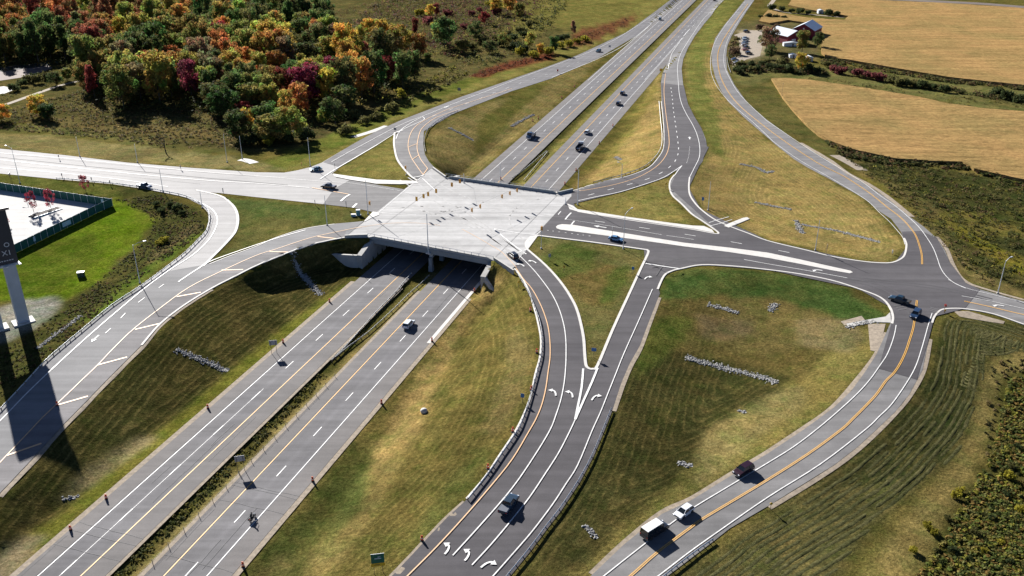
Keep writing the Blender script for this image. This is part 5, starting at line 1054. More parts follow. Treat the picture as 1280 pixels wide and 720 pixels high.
# ------------------------------------------------------------------ fence, lot, lawn
def cfence(px, label, h=2.9, banner=None, z_=None):
    P = resample([G(*q) for q in px], 3.0); o = P[0]; O = Vector((o.x, o.y, h1(o.x, o.y))); t = thing('construction_fence', label, 'fence', O, 0, 'green screen fences round the lot')
    th = .05; A = offs(P, th); B = offs(P, -th); n = len(P); V = []
    for i in range(n):
        zz = h1(P[i].x, P[i].y) - O.z; V += [(A[i].x - O.x, A[i].y - O.y, zz + .05), (A[i].x - O.x, A[i].y - O.y, zz + h), (B[i].x - O.x, B[i].y - O.y, zz + h), (B[i].x - O.x, B[i].y - O.y, zz + .05)]
    F = [(4*i + k, 4*i + (k + 1) % 4, 4*i + 4 + (k + 1) % 4, 4*i + 4 + k) for i in range(n - 1) for k in range(4)] + [(0, 1, 2, 3), (4*n-4, 4*n-1, 4*n-2, 4*n-3)]
    link('screen', V, F, MAT['screen'], t); MB().tube([(q.x - O.x, q.y - O.y, h1(q.x, q.y) - O.z + h + .05) for q in P], .06, 5).build('top_rail', MAT['steel'], t)
    pm = MB().tube([(0, 0, -.1), (0, 0, h + .1)], .06, 6).build('post', MAT['steel'], t)
    for i, q in enumerate(P):
        c = pm if i == 0 else pm.copy()
        if i: COL.objects.link(c); c.parent = t
        c.location = (q.x - O.x + .12, q.y - O.y - .12, h1(q.x, q.y) - O.z)
    if banner:
        for (i, w) in banner:
            i = min(i, n - 2); q = P[i]; a = P[i + 1] - P[i]; an = math.atan2(a.y, a.x); nn = Vector((math.sin(an), -math.cos(an))); nn = nn if nn.y < 0 else -nn
            MB().box(q.x - O.x + nn.x * .12, q.y - O.y + nn.y * .12, h1(q.x, q.y) - O.z + 1.6, w, .04, 1.5, an).build('banner', MAT['banner'], t)
    return t
MAT['screen'] = plain('green_screen_fabric', (.008, .085, .065), .7, 0, .18, .8); MAT['banner'] = plain('pale_banner', (.45, .60, .66), .6, 0, .2, 2)
cfence([(-70,232),(0,237.5),(60,246.5),(110,254),(139,258)], 'long green screen fence along the back of the white lot', 2.8, [(30, 1.0)])
cfence([(141,257.5),(120,267),(92,281),(60,296.5),(19,317),(-30,341)], 'green screen fence with pale banners between the lot and the lawn', 2.8, [(6, 3.6), (15, 3.2), (11, .8), (20, .8)])
tb = G(102, 346); t = thing('utility_box', 'dark utility cabinet with a white lid standing on the lawn', 'utility box', tb, .2); MB().box(0, 0, .75, 1.9, 1.2, 1.5).build('cabinet', plain('dark_green_cabinet', (.012, .04, .035), .5), t); MB().box(0, 0, 1.56, 2.0, 1.3, .12).build('lid', MAT['drumwhite'], t); MB().box(.45, -.62, .75, .03, .04, .3).build('handle', MAT['steel'], t)
tb = G(448, 269); t = thing('signal_cabinet', 'teal grey signal cabinet on the grass at the left corner of the deck', 'cabinet', tb, .1); MB().box(0, 0, .95, 1.3, .9, 1.9).build('cabinet', plain('teal_cabinet', (.10, .24, .27), .4), t); MB().box(0, 0, 1.93, 1.4, 1.0, .08).build('lid', MAT['steel'], t); MB().box(0, 0, .06, 1.8, 1.4, .14).build('plinth', MAT['kerb'], t); MB().box(.3, -.47, 1, .04, .04, .3).build('handle', MAT['darksteel'], t)
tb = G(442, 270.5); t = thing('junction_box', 'small white-topped service box left of the signal cabinet', 'box', tb); MB().box(0, 0, .4, 1.5, .8, .8).build('box', plain('blue_grey_box', (.25, .36, .45), .4), t); MB().box(0, 0, .83, 1.6, .9, .07).build('lid', MAT['drumwhite'], t)
pl = [G(40, 272), G(74, 260)]; t = thing('planter', 'long dark planter bed on the white lot below the red trees', 'planter', pl[0].lerp(pl[1], .5), math.atan2(pl[1].y - pl[0].y, pl[1].x - pl[0].x)); L = (pl[1] - pl[0]).length
MB().box(0, 0, .15, L, 3.4, .35).build('soil', plain('dark_mulch', (.06, .05, .045), .95, 0, .3, 3), t); MB().box(0, -1.75, .16, L + .2, .2, .45).build('rim', MAT['steel'], t); MB().box(0, 1.75, .16, L + .2, .2, .45).build('rim', MAT['steel'], t)
tb = G(530, 515); t = MB().sphere((0, 0, .3), .85, 12, 8, (1, .95, .85)).build('boulder', MAT['kerb'], None, True); t.location = tb; tag(t, 'round pale boulder on the mown slope between highway and ramp', 'boulder')

# ------------------------------------------------------------------ stone drains
def rocks(px, w, label, n=None, size=.22):
    P = [G(*q) for q in px]; L = sum((b - a).length for a, b in zip(P[:-1], P[1:])); n = n or int(L * w * 13); m_ = MB(); o = P[0]
    D = resample(P, .5); strip(m_, P, w * .5, .03); m_.v = [(x - o.x, y - o.y, z - o.z) for x, y, z in m_.v]
    for _ in range(n):
        i = random.randrange(len(D) - 1); a = D[i]; tdir = (D[i + 1] - D[i]).normalized(); off = random.gauss(0, w * .30); x = a.x - tdir.y * off + random.uniform(-.3, .3); y = a.y + tdir.x * off + random.uniform(-.3, .3); r = size * random.uniform(.5, 1.25); k = len(m_.v)
        m_.sphere((x - o.x, y - o.y, h1(x, y) - o.z + r * .2), r, 5, 4, (random.uniform(.7, 1.3), random.uniform(.7, 1.3), .7))
        for j in range(k, len(m_.v)): v = m_.v[j]; m_.v[j] = (v[0] + random.uniform(-.12, .12) * r * 2, v[1] + random.uniform(-.12, .12) * r * 2, v[2] + random.uniform(-.12, .12) * r * 2)
    t = m_.build('stone_drain', MAT['rock']); t.location = o; return tag(t, label, 'stone drain', 'stone lined drains in the grass')
for a in (([(366,331),(380,346),(393,360),(402,369)],1.8,'blue-shaded stone drain on the dark slope below the bridge corner'), ([(221,437),(245,447),(268,456),(285,464)],1.7,'stone drain crossing the dark slope left of the highway'), ([(886,381),(905,386),(924,391.5)],1.6,'short pale stone drain high in the right loop'),
          ([(858,447),(890,456),(930,466),(960,474),(972,479)],2.0,'long pale stone drain across the middle of the right loop'), ([(1058,409),(1072,405),(1095,401)],1.5,'stone apron at the right crossing kerb'), ([(80,624),(90,623),(99,619)],1.0,'stone heap at the culvert on the lower left slope'), ([(924,513),(933,516)],1.3,'small stone heap low in the right loop'),
          ([(849,578),(866,583)],1.2,'small pale stone strip beside the two-way road'), ([(731,657),(738,664),(747,673)],1.0,'stone heap below the right ramp guardrail'), ([(963,389),(970,379)],1.6,'pale stone heap at the top of the right loop'), ([(926,205),(945,209),(958,216),(968,214)],1.4,'stone drain on the tan slope below the two-way road'), ([(945,253),(967,258),(990,262)],1.3,'thin stone drain across the rows of the tan slope'),
          ([(1003,281),(1040,287),(1075,296),(1100,303)],1.3,'long thin stone drain near the right road kerb'), ([(995,276),(1003,292)],1.6,'short pale stone slab on the tan slope'), ([(562,160),(578,168),(592,176)],1.3,'stone drain inside the upper left ramp'), ([(640,158),(655,149),(668,143)],1.5,'stone drain beside the far left highway edge'), ([(770,196),(776,200)],1.5,'stone heap inside the upper right ramp'), ([(48,435),(62,424),(75,414),(90,404),(102,394)],1.3,'line of white stones along the ditch behind the guardrail')): rocks(*a)

# ------------------------------------------------------------------ barns
MAT['barnred'] = plain('red_barn_board', (.16, .012, .02), .8, 0, .15, 1); MAT['tin'] = plain('pale_tin_roof', (.60, .64, .68), .4, .3, .06, .5)
def barn(px, py, w, L, hw_, hr, rz, label):
    q = G(px, py); t = thing('barn', label, 'barn', q, rz, 'red barns of the farm')
    V = [(-w/2, -L/2, -.3), (w/2, -L/2, -.3), (w/2, -L/2, hw_), (0, -L/2, hr), (-w/2, -L/2, hw_), (-w/2, L/2, -.3), (w/2, L/2, -.3), (w/2, L/2, hw_), (0, L/2, hr), (-w/2, L/2, hw_)]
    link('wall', V, [(0, 1, 2, 3, 4), (9, 8, 7, 6, 5), (1, 6, 7, 2), (0, 4, 9, 5)], MAT['barnred'], t)
    e = .5; rs_ = (hr - hw_) / (w / 2); V = []
    for y in (-L/2 - e, L/2 + e): V += [(-w/2 - e, y, hw_ - e * rs_ + .05), (0, y, hr + .05), (w/2 + e, y, hw_ - e * rs_ + .05), (w/2 + e, y, hw_ - e * rs_ + .25), (0, y, hr + .27), (-w/2 - e, y, hw_ - e * rs_ + .25)]
    link('roof', V, [(0, 1, 2, 3, 4, 5)[::-1], (6, 7, 8, 9, 10, 11)] + [(i, (i + 1) % 6, 6 + (i + 1) % 6, 6 + i) for i in range(6)], MAT['tin'], t)
    dr = MB().box(-w * .12, -L/2 - .04, 1.6, 3.2, .08, 3.2).build('door', MAT['drumwhite'] if w > 13 else MAT['barnred'], t); MB().box(-w * .12 + 1.2, -L/2 - .12, 1.4, .1, .08, .3).build('handle', MAT['darksteel'], dr)
    for x in (w * .3,): MB().box(x, -L/2 - .03, 2.2, 1.1, .06, 1.0).build('window', MAT['glass'], t)
    MB().box(0, -L/2 - .03, hw_ + .8, 1.0, .06, 1.0).build('loft_hatch', MAT['drumwhite'], t)
barn(982, 51.5, 14.5, 20, 5.2, 8.4, .42, 'red barn with pale roof, nearer and left one of the two'); barn(1008, 45, 15.0, 20, 5.6, 9.6, -.55, 'red barn with steep pale roof, farther and right one of the two')
def shed(px, py, w, L, h, c, label, rz=0):
    q = G(px, py); t = thing('shed', label, 'shed', q, rz, 'small sheds and trailers of the farm'); MB().box(0, 0, h / 2, w, L, h).build('wall', paint('shed_%d' % int(c[0] * 1000), c, .7), t); V = [(-w/2-.2,-L/2-.2,h-.03),(w/2+.2,-L/2-.2,h-.03),(w/2+.2,L/2+.2,h-.03),(-w/2-.2,L/2+.2,h-.03),(0,-L/2-.2,h+.7),(0,L/2+.2,h+.7)]; link('roof', V, [(3,2,1,0),(0,1,4),(3,5,2),(1,2,5,4),(0,4,5,3)], MAT['tin'], t); MB().box(0, -L/2 - .03, .9, .9, .05, 1.8).build('door', MAT['wood'], t)
shed(1011, 76, 3.5, 5, 2.4, (.65, .58, .5), 'small cream shed right of the yellow farm tree'); shed(991, 72, 5, 2.5, 2.0, (.7, .7, .7), 'low white trailer left of the yellow farm tree', .1); shed(990, 57.5, 12, 3.5, 2.2, (.72, .72, .72), 'long low white shed in front of the near barn', .02); shed(1025, 16.8, 4, 4, 2.6, (.6, .62, .66), 'small pale hut in the hedge of the far field')

# ------------------------------------------------------------------ corn fields
m, tt, b = newmat('ripe_corn'); pp = pos(tt); 
f1 = noise(tt, .03, 5, .65, pp); f2 = noise(tt, .5, 6, .85, pp); f3 = noise(tt, 1.0, 4, .7, pp, ((.06, 1.1, 1), math.radians(8))); f4 = noise(tt, 1., 3, .6, pp, ((.015, .22, 1), math.radians(8)))
c = mixc(tt, ramp(tt, f1, .38, .66, 0, .75), (.305, .190, .078), (.195, .150, .058)); kk = mul(tt, mul(tt, ramp(tt, f2, .3, .7, .58, 1.42), ramp(tt, f3, .3, .7, .78, 1.22)), ramp(tt, f4, .3, .7, .82, 1.18)); tt.links.new(scalec(tt, c, kk), b.inputs['Base Color']); b.inputs['Roughness'].default_value = .95; b.inputs['Specular IOR Level'].default_value = 0
bump(tt, b, f2, .7, .5); MAT['corn'] = m
F1 = [(964,100),(985,100),(1010,102),(1060,109),(1110,117),(1150,124),(1185,132),(1230,138),(1280,142),(1420,155),(1420,262),(1330,240),(1280,228),(1217,214),(1202,205.5),(1160,204),(1115,200.5),(1065,189.5),(1037,179),(1022,170),(1008,158),(993,142),(979,125),(970,110)]
F2 = [(948,28),(960,14),(985,20),(1010,24),(1055,27),(1060,22),(1012,14),(985,8),(990,0),(1085,1.5),(1172,5),(1280,12),(1450,24),(1450,124),(1280,109),(1185,99),(1110,86),(1060,77),(1036,74),(1027,68),(1026,58),(1029,46),(1022,38),(1010,31),(985,27),(962,31)]
def field(poly, lab, h=1.2, fine=2.5):
    v, f = sheet([G(*q_) for q_ in poly], h, fine, None, h); v = [(x, y, z + (random.uniform(-.12, .1))) for x, y, z in v]; o = link('corn_field', v, f, MAT['corn']); o['kind'] = 'stuff'; tag(o, lab, 'corn field'); return o
field(F1, 'ripe straw coloured corn field nearest the road on the right'); field(F2, 'ripe straw coloured corn field behind the farm at the top right', 1.3, 4.0)
for pth, w in (([(1085,-1),(1172,2),(1280,8),(1400,18)], 18),):
    m_ = MB(); strip(m_, wpath([(1060,-2),(1110,-1),(1172,2.0),(1230,5.0),(1280,9),(1400,18)]), 14, .1); struct(m_.build('ploughed_strip', plain('dark_ploughed_earth', (.10, .075, .06), .95, 0, .2, .3)))
# creek
m_, tt, b = newmat('creek_water'); b.inputs['Base Color'].default_value = (.05, .06, .06, 1); b.inputs['Roughness'].default_value = .12; bump(tt, b, noise(tt, .8, 3, .6, pos(tt)), .15, .2); MAT['water'] = m_
px_sheet('creek_water', [(-60,92),(0,84),(30,81.5),(55,78),(75,75.5),(79,78),(60,82),(40,85),(0,90),(-60,100)], .12, MAT['water']); struct(bpy.data.objects['creek_water']); px_sheet('mud_bank', [(-60,100),(0,89),(40,85),(60,82),(66,85),(40,95),(0,101),(-60,112)], .08, plain('mud', (.13, .09, .075), .9, 0, .2, .4)); struct(bpy.data.objects['mud_bank'])
struct(px_sheet('pale_pad', [(-30,112),(5,108),(14,110),(16,113),(6,117),(-30,122)], .1, MAT['lot']))

# ------------------------------------------------------------------ trees, shrubs and rough growth
def leafmat(name):
    m, t, b = newmat(name); oi = t.nodes.new('ShaderNodeObjectInfo'); tn = attr(t, 'tint', 'Color')
    mm = t.nodes.new('ShaderNodeMix'); mm.data_type = 'RGBA'; mm.blend_type = 'MULTIPLY'; mm.inputs[0].default_value = 1; t.links.new(oi.outputs['Color'], mm.inputs[6]); t.links.new(tn, mm.inputs[7])
    t.links.new(mm.outputs[2], b.inputs['Base Color']); b.inputs['Roughness'].default_value = .7; b.inputs['Specular IOR Level'].default_value = .03
    tr = t.nodes.new('ShaderNodeBsdfTranslucent'); t.links.new(mm.outputs[2], tr.inputs[0]); mx = t.nodes.new('ShaderNodeMixShader'); mx.inputs[0].default_value = .48
    out = [n for n in t.nodes if n.type == 'OUTPUT_MATERIAL'][0]; t.links.new(b.outputs[0], mx.inputs[1]); t.links.new(tr.outputs[0], mx.inputs[2]); t.links.new(mx.outputs[0], out.inputs[0]); return m
MAT['leaf'] = leafmat('autumn_leaves')
def leafmesh(name, C, Rr, per, size, rng, tint, up_bias=.35):
    """leaf-sized faces spread over and through clumps: C centres, Rr radii"""
    n = len(C) * per; ci = np.repeat(np.arange(len(C)), per)
    d = rng.normal(size=(n, 3)); d /= np.linalg.norm(d, axis=1)[:, None]; rad = rng.uniform(.55, 1.08, n) ** .8
    P = C[ci] + d * (Rr[ci] * rad)[:, None] * np.array([1, 1, .82])
    N = d + rng.normal(size=(n, 3)) * .55 + np.array([0, 0, up_bias]); N /= np.linalg.norm(N, axis=1)[:, None]
    a = np.cross(N, rng.normal(size=(n, 3))); a /= np.linalg.norm(a, axis=1)[:, None]; b = np.cross(N, a); s = size * rng.uniform(.6, 1.35, n)[:, None]
    q = np.stack([P - a * s - b * s * .6, P + a * s * .9 - b * s * .5, P + a * s * .7 + b * s * .7, P - a * s * .8 + b * s * .5], 1).reshape(-1, 3)
    me = bpy.data.meshes.new(name); me.vertices.add(n * 4); me.vertices.foreach_set('co', q.ravel()); me.loops.add(n * 4); me.loops.foreach_set('vertex_index', np.arange(n * 4)); me.polygons.add(n); me.polygons.foreach_set('loop_start', np.arange(n) * 4); me.update(calc_edges=True)
    T = tint(P, ci, rng); at = me.color_attributes.new('tint', 'FLOAT_COLOR', 'POINT'); at.data.foreach_set('color', np.concatenate([np.repeat(T, 4, 0), np.ones((n * 4, 1))], 1).ravel())
    me.materials.append(MAT['leaf']); return me
def crown_mesh(seed, kind='round', nb_=None):
    rng = np.random.default_rng(seed); C = []; Rr = []
    nb = nb_ or (72 if kind != 'tall' else 60)
    for _ in range(nb):                                # unit tree: height 1 = crown from .16 to 1, radius ~.42
        z = rng.uniform(.22, .93); w = .40 * math.sin(math.pi * min(1, max(.05, (z - .08) / .98))) ** .6 if kind == 'round' else (.30 * (1.02 - z) ** .55 if kind == 'tall' else .40 * (.35 + .65 * z) * (1.15 - z) ** .3)
        a = rng.uniform(0, 2 * math.pi); r = w * rng.uniform(.15, 1.0) ** .7 * 1.06; C.append((r * math.cos(a), r * math.sin(a), z)); Rr.append(rng.uniform(.07, .125))
    sh = rng.uniform(-.06, .06, 2); C = np.array(C); C[:, 0] += sh[0] * C[:, 2]; C[:, 1] += sh[1] * C[:, 2]; Rr = np.array(Rr)
    ct = rng.uniform(.72, 1.28, len(C)); hue = rng.normal(0, .16, len(C))
    def tint(P, ci, rg): k = ct[ci] * rg.uniform(.7, 1.3, len(P)); return np.stack([k * (1 + hue[ci]), k * (1 - hue[ci] * .6), k * .95], 1)
    return leafmesh('crown', C, Rr, 62, .022, rng, tint)
CROWNS = [crown_mesh(100 + i, ['round', 'round', 'round', 'wide', 'tall', 'round', 'wide', 'tall'][i]) for i in range(8)]
CROWNS.append(crown_mesh(333, 'round', 30))
def trunk_mesh(seed):
    rg = random.Random(seed); m_ = MB(); m_.tube([(0, 0, -.02), (rg.uniform(-.01, .01), 0, .2), (rg.uniform(-.03, .03), rg.uniform(-.03, .03), .45), (rg.uniform(-.04, .04), rg.uniform(-.04, .04), .8)], .022, 7, .006)
    for k in range(6):
        z = rg.uniform(.2, .6); a = rg.uniform(0, 6.28); r = rg.uniform(.15, .3); m_.tube([(0, 0, z), (r * .5 * math.cos(a), r * .5 * math.sin(a), z + .1), (r * math.cos(a), r * math.sin(a), z + .22)], .010, 5, .003)
    me = bpy.data.meshes.new('trunk'); me.from_pydata(m_.v, [], m_.f); me.materials.append(MAT['bark']); return me
TRUNKS = [trunk_mesh(i) for i in range(4)]
TC = {'G': ((.065, .098, .026), 'dark green'), 'OG': ((.17, .16, .032), 'olive green'), 'Y': ((.40, .29, .025), 'yellow'), 'YO': ((.33, .20, .03), 'golden orange'), 'O': ((.33, .14, .03), 'orange'), 'RU': ((.27, .12, .05), 'rust brown'),
      'R': ((.22, .035, .03), 'red'), 'P': ((.17, .022, .045), 'crimson'), 'B': ((.19, .13, .065), 'grey brown'), 'LG': ((.25, .25, .035), 'yellow green')}
NT = 0
def tree(base, h, w, code, label, group, name='tree', cat='tree', mi=None):
    global NT; NT += 1; rg = random.Random(NT * 7 + 3); t = thing(name, label, cat, base, rg.uniform(0, 6.28), group)
    c = bpy.data.objects.new('crown', CROWNS[(rg.choice((0, 1, 2, 3, 5, 6)) if h / w < 1.45 else rg.randrange(8)) if mi is None else mi]); COL.objects.link(c); c.parent = t; k = TC[code][0] if isinstance(code, str) else code; j = rg.uniform(1.0, 1.5); g = rg.uniform(.88, 1.12); mx_ = rg.uniform(0, .3) if group.startswith('trees of') else 0.; k = tuple(a_ * (1 - mx_) + b_ * mx_ for a_, b_ in zip(k, (.16, .16, .035)))
    gy = sum(k) / 3; k = tuple(v * .86 + gy * .14 for v in k)
    c.color = (k[0] * j * g, k[1] * j / g, k[2] * j, 1); c.scale = (w / .84, w / .84, h)
    b = bpy.data.objects.new('trunk', TRUNKS[rg.randrange(4)]); COL.objects.link(b); b.parent = t; b.scale = (w / .84, w / .84, h); return t
HINT = [(15,20,'O'),(30,8,'R'),(60,20,'RU'),(100,12,'RU'),(130,30,'RU'),(10,45,'OG'),(60,50,'G'),(90,60,'G'),(30,60,'G'),(100,40,'G'),(80,30,'RU'),(134,54,'R'),(153,38,'YO'),(170,22,'LG'),(140,35,'O'),(160,60,'OG'),(185,60,'G'),(140,90,'OG'),(165,80,'B'),(217,68,'O'),(237,65,'Y'),(215,50,'OG'),(235,30,'B'),(228,15,'P'),(245,8,'O'),(262,25,'G'),(290,20,'LG'),(275,40,'R'),(300,40,'G'),(255,55,'OG'),(265,85,'B'),(285,70,'O'),(305,60,'OG'),(312,80,'YO'),(220,110,'G'),(260,115,'G'),
 (325,10,'G'),(345,15,'LG'),(370,10,'G'),(340,25,'B'),(365,28,'OG'),(400,25,'G'),(345,45,'Y'),(380,50,'G'),(425,32,'P'),(415,45,'B'),(437,55,'R'),(455,40,'LG'),(468,35,'Y'),(480,50,'G'),(420,65,'Y'),(410,70,'OG'),(345,78,'YO'),(330,85,'G'),(365,80,'B'),(380,78,'LG'),(335,125,'OG'),(330,150,'OG'),(400,150,'G'),(440,130,'G'),(470,110,'G'),(200,5,'RU'),(180,-10,'O'),(120,-15,'RU'),(60,-20,'O'),(10,-20,'RU'),(290,-10,'YO'),(340,-15,'OG'),(250,-20,'B'),(205,35,'OG'),(190,40,'YO')]
placed = []
def place_ok(q, r): 
    for x, y, rr in placed:
        if (x - q.x) ** 2 + (y - q.y) ** 2 / 2.2 < (r + rr) ** 2 * .20: return False
    return True
# single trees named from the photograph: crown centre x, foot y, crown width and height in photo pixels
HERO = [(200,129,45,57,'YO','big rounded tree turning from green to orange at the front of the wood'),(119,122,20,36,'R','deep red narrow tree at the left front corner of the wood'),(134,112,18,30,'OG','olive tree right of the deep red one at the wood corner'),(240,122,22,42,'P','tangled crimson tree at the front of the wood, right of the big rounded tree'),(232,106,14,26,'R','small crimson tree behind the tangled one'),
 (153,52,22,28,'Y','clear yellow tree at the left of the wood, above the red one'),(217,84,24,24,'O','orange tree just behind the big rounded tree'),(238,84,17,26,'Y','bright yellow tree behind the big rounded tree'),(386,132,42,46,'P','large crimson and rust tree in the right half of the wood'),(357,122,24,34,'R','pinkish red tree left of the large crimson one'),(421,100,28,26,'P','magenta tree above and right of the large crimson one'),(452,121,30,44,'YO','golden tree on the right edge of the wood'),
 (412,130,24,40,'Y','yellow green tree right of the large crimson one'),(375,144,26,36,'O','orange tree in front of the large crimson one'),(360,150,20,34,'YO','golden leafed tree at the front right of the wood'),(337,140,28,32,'LG','yellow green tree at the front of the wood above the shrubs'),(345,96,28,30,'YO','golden brown tree left of centre in the right half of the wood'),(381,86,30,30,'G','dense green tree in the middle of the right half of the wood'),(410,80,34,32,'LG','broad yellow green tree in the middle right of the wood'),
 (500,70,30,34,'YO','rounded orange tree standing in front of the green ones at the wood end'),(526,73,23,28,'O','lone golden tree with a visible trunk in the meadow'),(519,47,10,22,'R','narrow red tree behind the lone golden tree'),(556,60,26,34,'G','dark green tree right of the lone golden tree'),(545,52,14,22,'Y','yellow tree at the left of the dark green one'),(595,52,16,22,'G','small green tree in the meadow right of the dark green one'),(485,104,24,30,'R','rust red tree at the right end of the wood'),(484,105,10,26,'LG','slim pale green tree at the right end of the wood'),
 (310,160,20,22,'Y','bright yellow bush-like tree on the verge'),(305,148,26,18,'R','reddish tree behind the bright yellow one on the verge'),(404,156,14,18,'LG','small pale green tree at the foot of the wood'),(50,145,22,24,'Y','yellow topped tree alone in the left meadow'),(62,150,24,18,'G','dark green tree beside the yellow topped one in the left meadow'),(2,152,22,20,'Y','yellow and dark green tree at the left edge'),(71,107,16,15,'G','dark round tree by the gravel path'),(84,101,16,14,'OG','olive round tree by the gravel path'),
 (1002,66,18,24,'OG','olive brown tree in front of the barns'),(1001,88,15,20,'Y','golden tree below the barns'),(958,63,22,26,'B','half bare tree at the left of the near barn'),(962,74,12,16,'G','green tree in the farm hedge by the yard'),(1021,60,12,18,'G','dark green tree right of the far barn'),(662,60,12,18,'LG','yellow green tree in the hedge beside the upper left ramp'),(692,66,14,18,'G','dark green tree in the hedge beside the upper left ramp'),(676,70,12,14,'Y','yellow tree in the hedge beside the upper left ramp'),(716,44,10,16,'B','brown tree at the end of the hedge'),
 (470,68,20,26,'OG','olive tree at the back right end of the wood'),(458,90,20,24,'G','green tree behind the rust red one at the wood end'),(505,88,16,18,'RU','rust tree left of the lone golden tree'),(535,80,12,12,'OG','low olive tree in the meadow below the lone golden tree'),(537,22,11,15,'Y','small yellow tree high in the far meadow'),(546,20,10,14,'R','small red tree high in the far meadow'),(620,18,14,18,'Y','yellow tree at the top centre of the meadow'),(638,16,16,20,'YO','golden tree at the top centre of the meadow'),(650,24,16,18,'OG','olive tree at the top centre by the field'),(605,30,12,14,'R','red tree at the top centre of the meadow'),(580,66,14,14,'OG','olive bushy tree right of the dark green meadow tree'),(612,66,14,14,'G','dark bushy tree near the red shrubs'),(630,58,14,15,'OG','olive bushy tree near the red shrubs'),(447,60,18,24,'LG','pale yellow green tree at the back of the wood end'),(462,48,18,22,'Y','yellow tree at the back of the wood end')]
for x, yb, w, hgt, code, lab in HERO:
    q = G(x, yb); sc = CP * (yb - 360 - VH) / (HC - q.z); hh = hgt / sc / .88; ww = w / sc * 1.15
    tree(q, hh, ww, code, lab, 'autumn trees'); placed.append((q.x, q.y, ww * .45))
WOOD = [(-45,90),(0,84),(60,82),(106,80),(106,126),(140,136),(180,141),(225,143),(262,141),(284,152),(296,165),(300,180),(325,184),(366,174),(400,163),(434,150),(452,134),(480,122),(515,112),(525,95),(505,80),(490,62),(470,45),(420,30),(390,12),(345,-5),(330,-34),(-60,-36)]
cand = []; 
rr = random.Random(5)
while len(cand) < 9000: cand.append((rr.uniform(-150, 520), rr.uniform(-45, 190)))
cp_ = [p for p, k in zip(cand, inpoly([c[0] for c in cand], [c[1] for c in cand], WOOD)) if k]
fill = []
for x, y in sorted(cp_, key=lambda p_: p_[1] < 62):
    q = G(x, y); edge_ = y > 110; w = rr.uniform(11.5, 17) * (.95 if edge_ else 1.0); 
    if len(fill) >= 275 or not place_ok(q, w * .62): continue
    if rr.random() > (1.0 if y > -8 else .3): continue
    if any(abs(x - a_[0]) < a_[2] * .5 + 5 and a_[1] - 2 < y < a_[1] + 24 for a_ in HERO if a_[0] < 530 and a_[1] < 158): continue
    top = y - 22; best = min(HINT, key=lambda h_: (h_[0] - x) ** 2 + ((h_[1] - top) * 1.6) ** 2 + rr.uniform(0, 500)); code = best[2]
    if code in ('RU', 'B') and rr.random() < .4: code = rr.choice(['LG', 'OG', 'G', 'O'])
    if code in ('P', 'R') and rr.random() < .55: code = rr.choice(['LG', 'OG', 'YO', 'G'])
    if y > 120 and rr.random() < .4: code = rr.choice(['G', 'OG', 'G', 'LG'])
    placed.append((q.x, q.y, w * .62)); fill.append((x, y, q, w, code))
from collections import defaultdict
cnt = defaultdict(int); OR = lambda n: '%d%s' % (n, 'th' if 10 < n % 100 < 14 else {1: 'st', 2: 'nd', 3: 'rd'}.get(n % 10, 'th'))
print('FILL', len(fill), NT)
for x, y, q, w, code in sorted(fill, key=lambda f_: f_[0]):
    row_ = 'front' if y > 105 else ('middle' if y > 50 else 'back'); cnt[(code, row_)] += 1
    tree(q, w * rr.uniform(1.3, 1.6) * (.68 if y > 138 else 1), w, code, '%s tree in the %s of the wood, %s %s one from left' % (TC[code][1], row_, OR(cnt[(code, row_)]), TC[code][1]), 'trees of the autumn wood')
# little red trees by the lot
for x, yb, w, hgt, lab in ((107,239,12,19,'small dark red tree in front of the street guardrail'),(42,264,13,24,'slim crimson tree on the white lot, left of the two'),(64,262,13,24,'slim crimson tree on the white lot, right of the two'),(9,283,8,12,'small red tree on the lot behind the billboard')):
    q = G(x, yb); sc = CP * (yb - 360 - VH) / (HC - q.z); tree(q, hgt / sc / .88, w / sc, (.22, .025, .045), lab, 'small red trees by the lot', 'sapling', 'tree', 8)
# bare tree on the verge
q = G(208, 192); bt = MB(); rg = random.Random(3)
def limb(p, d, L, r, n):
    e = p + d * L; bt.tube([p, p.lerp(e, .5) + Vector((rg.uniform(-.15, .15), rg.uniform(-.15, .15), 0)), e], r, 5, r * .6)
    if n:
        for _ in range(3): limb(p.lerp(e, rg.uniform(.5, 1)), (d + Vector((rg.uniform(-.8, .8), rg.uniform(-.8, .8), rg.uniform(-.1, .5)))).normalized(), L * .62, r * .55, n - 1)
limb(Vector((0, 0, -.2)), Vector((-.08, 0, 1)), 4.2, .28, 4); t = thing('bare_tree', 'leafless dark tree standing on the verge north of the street', 'tree', q); bt.build('trunk', plain('dark_dead_wood', (.05, .04, .035), .9), t)
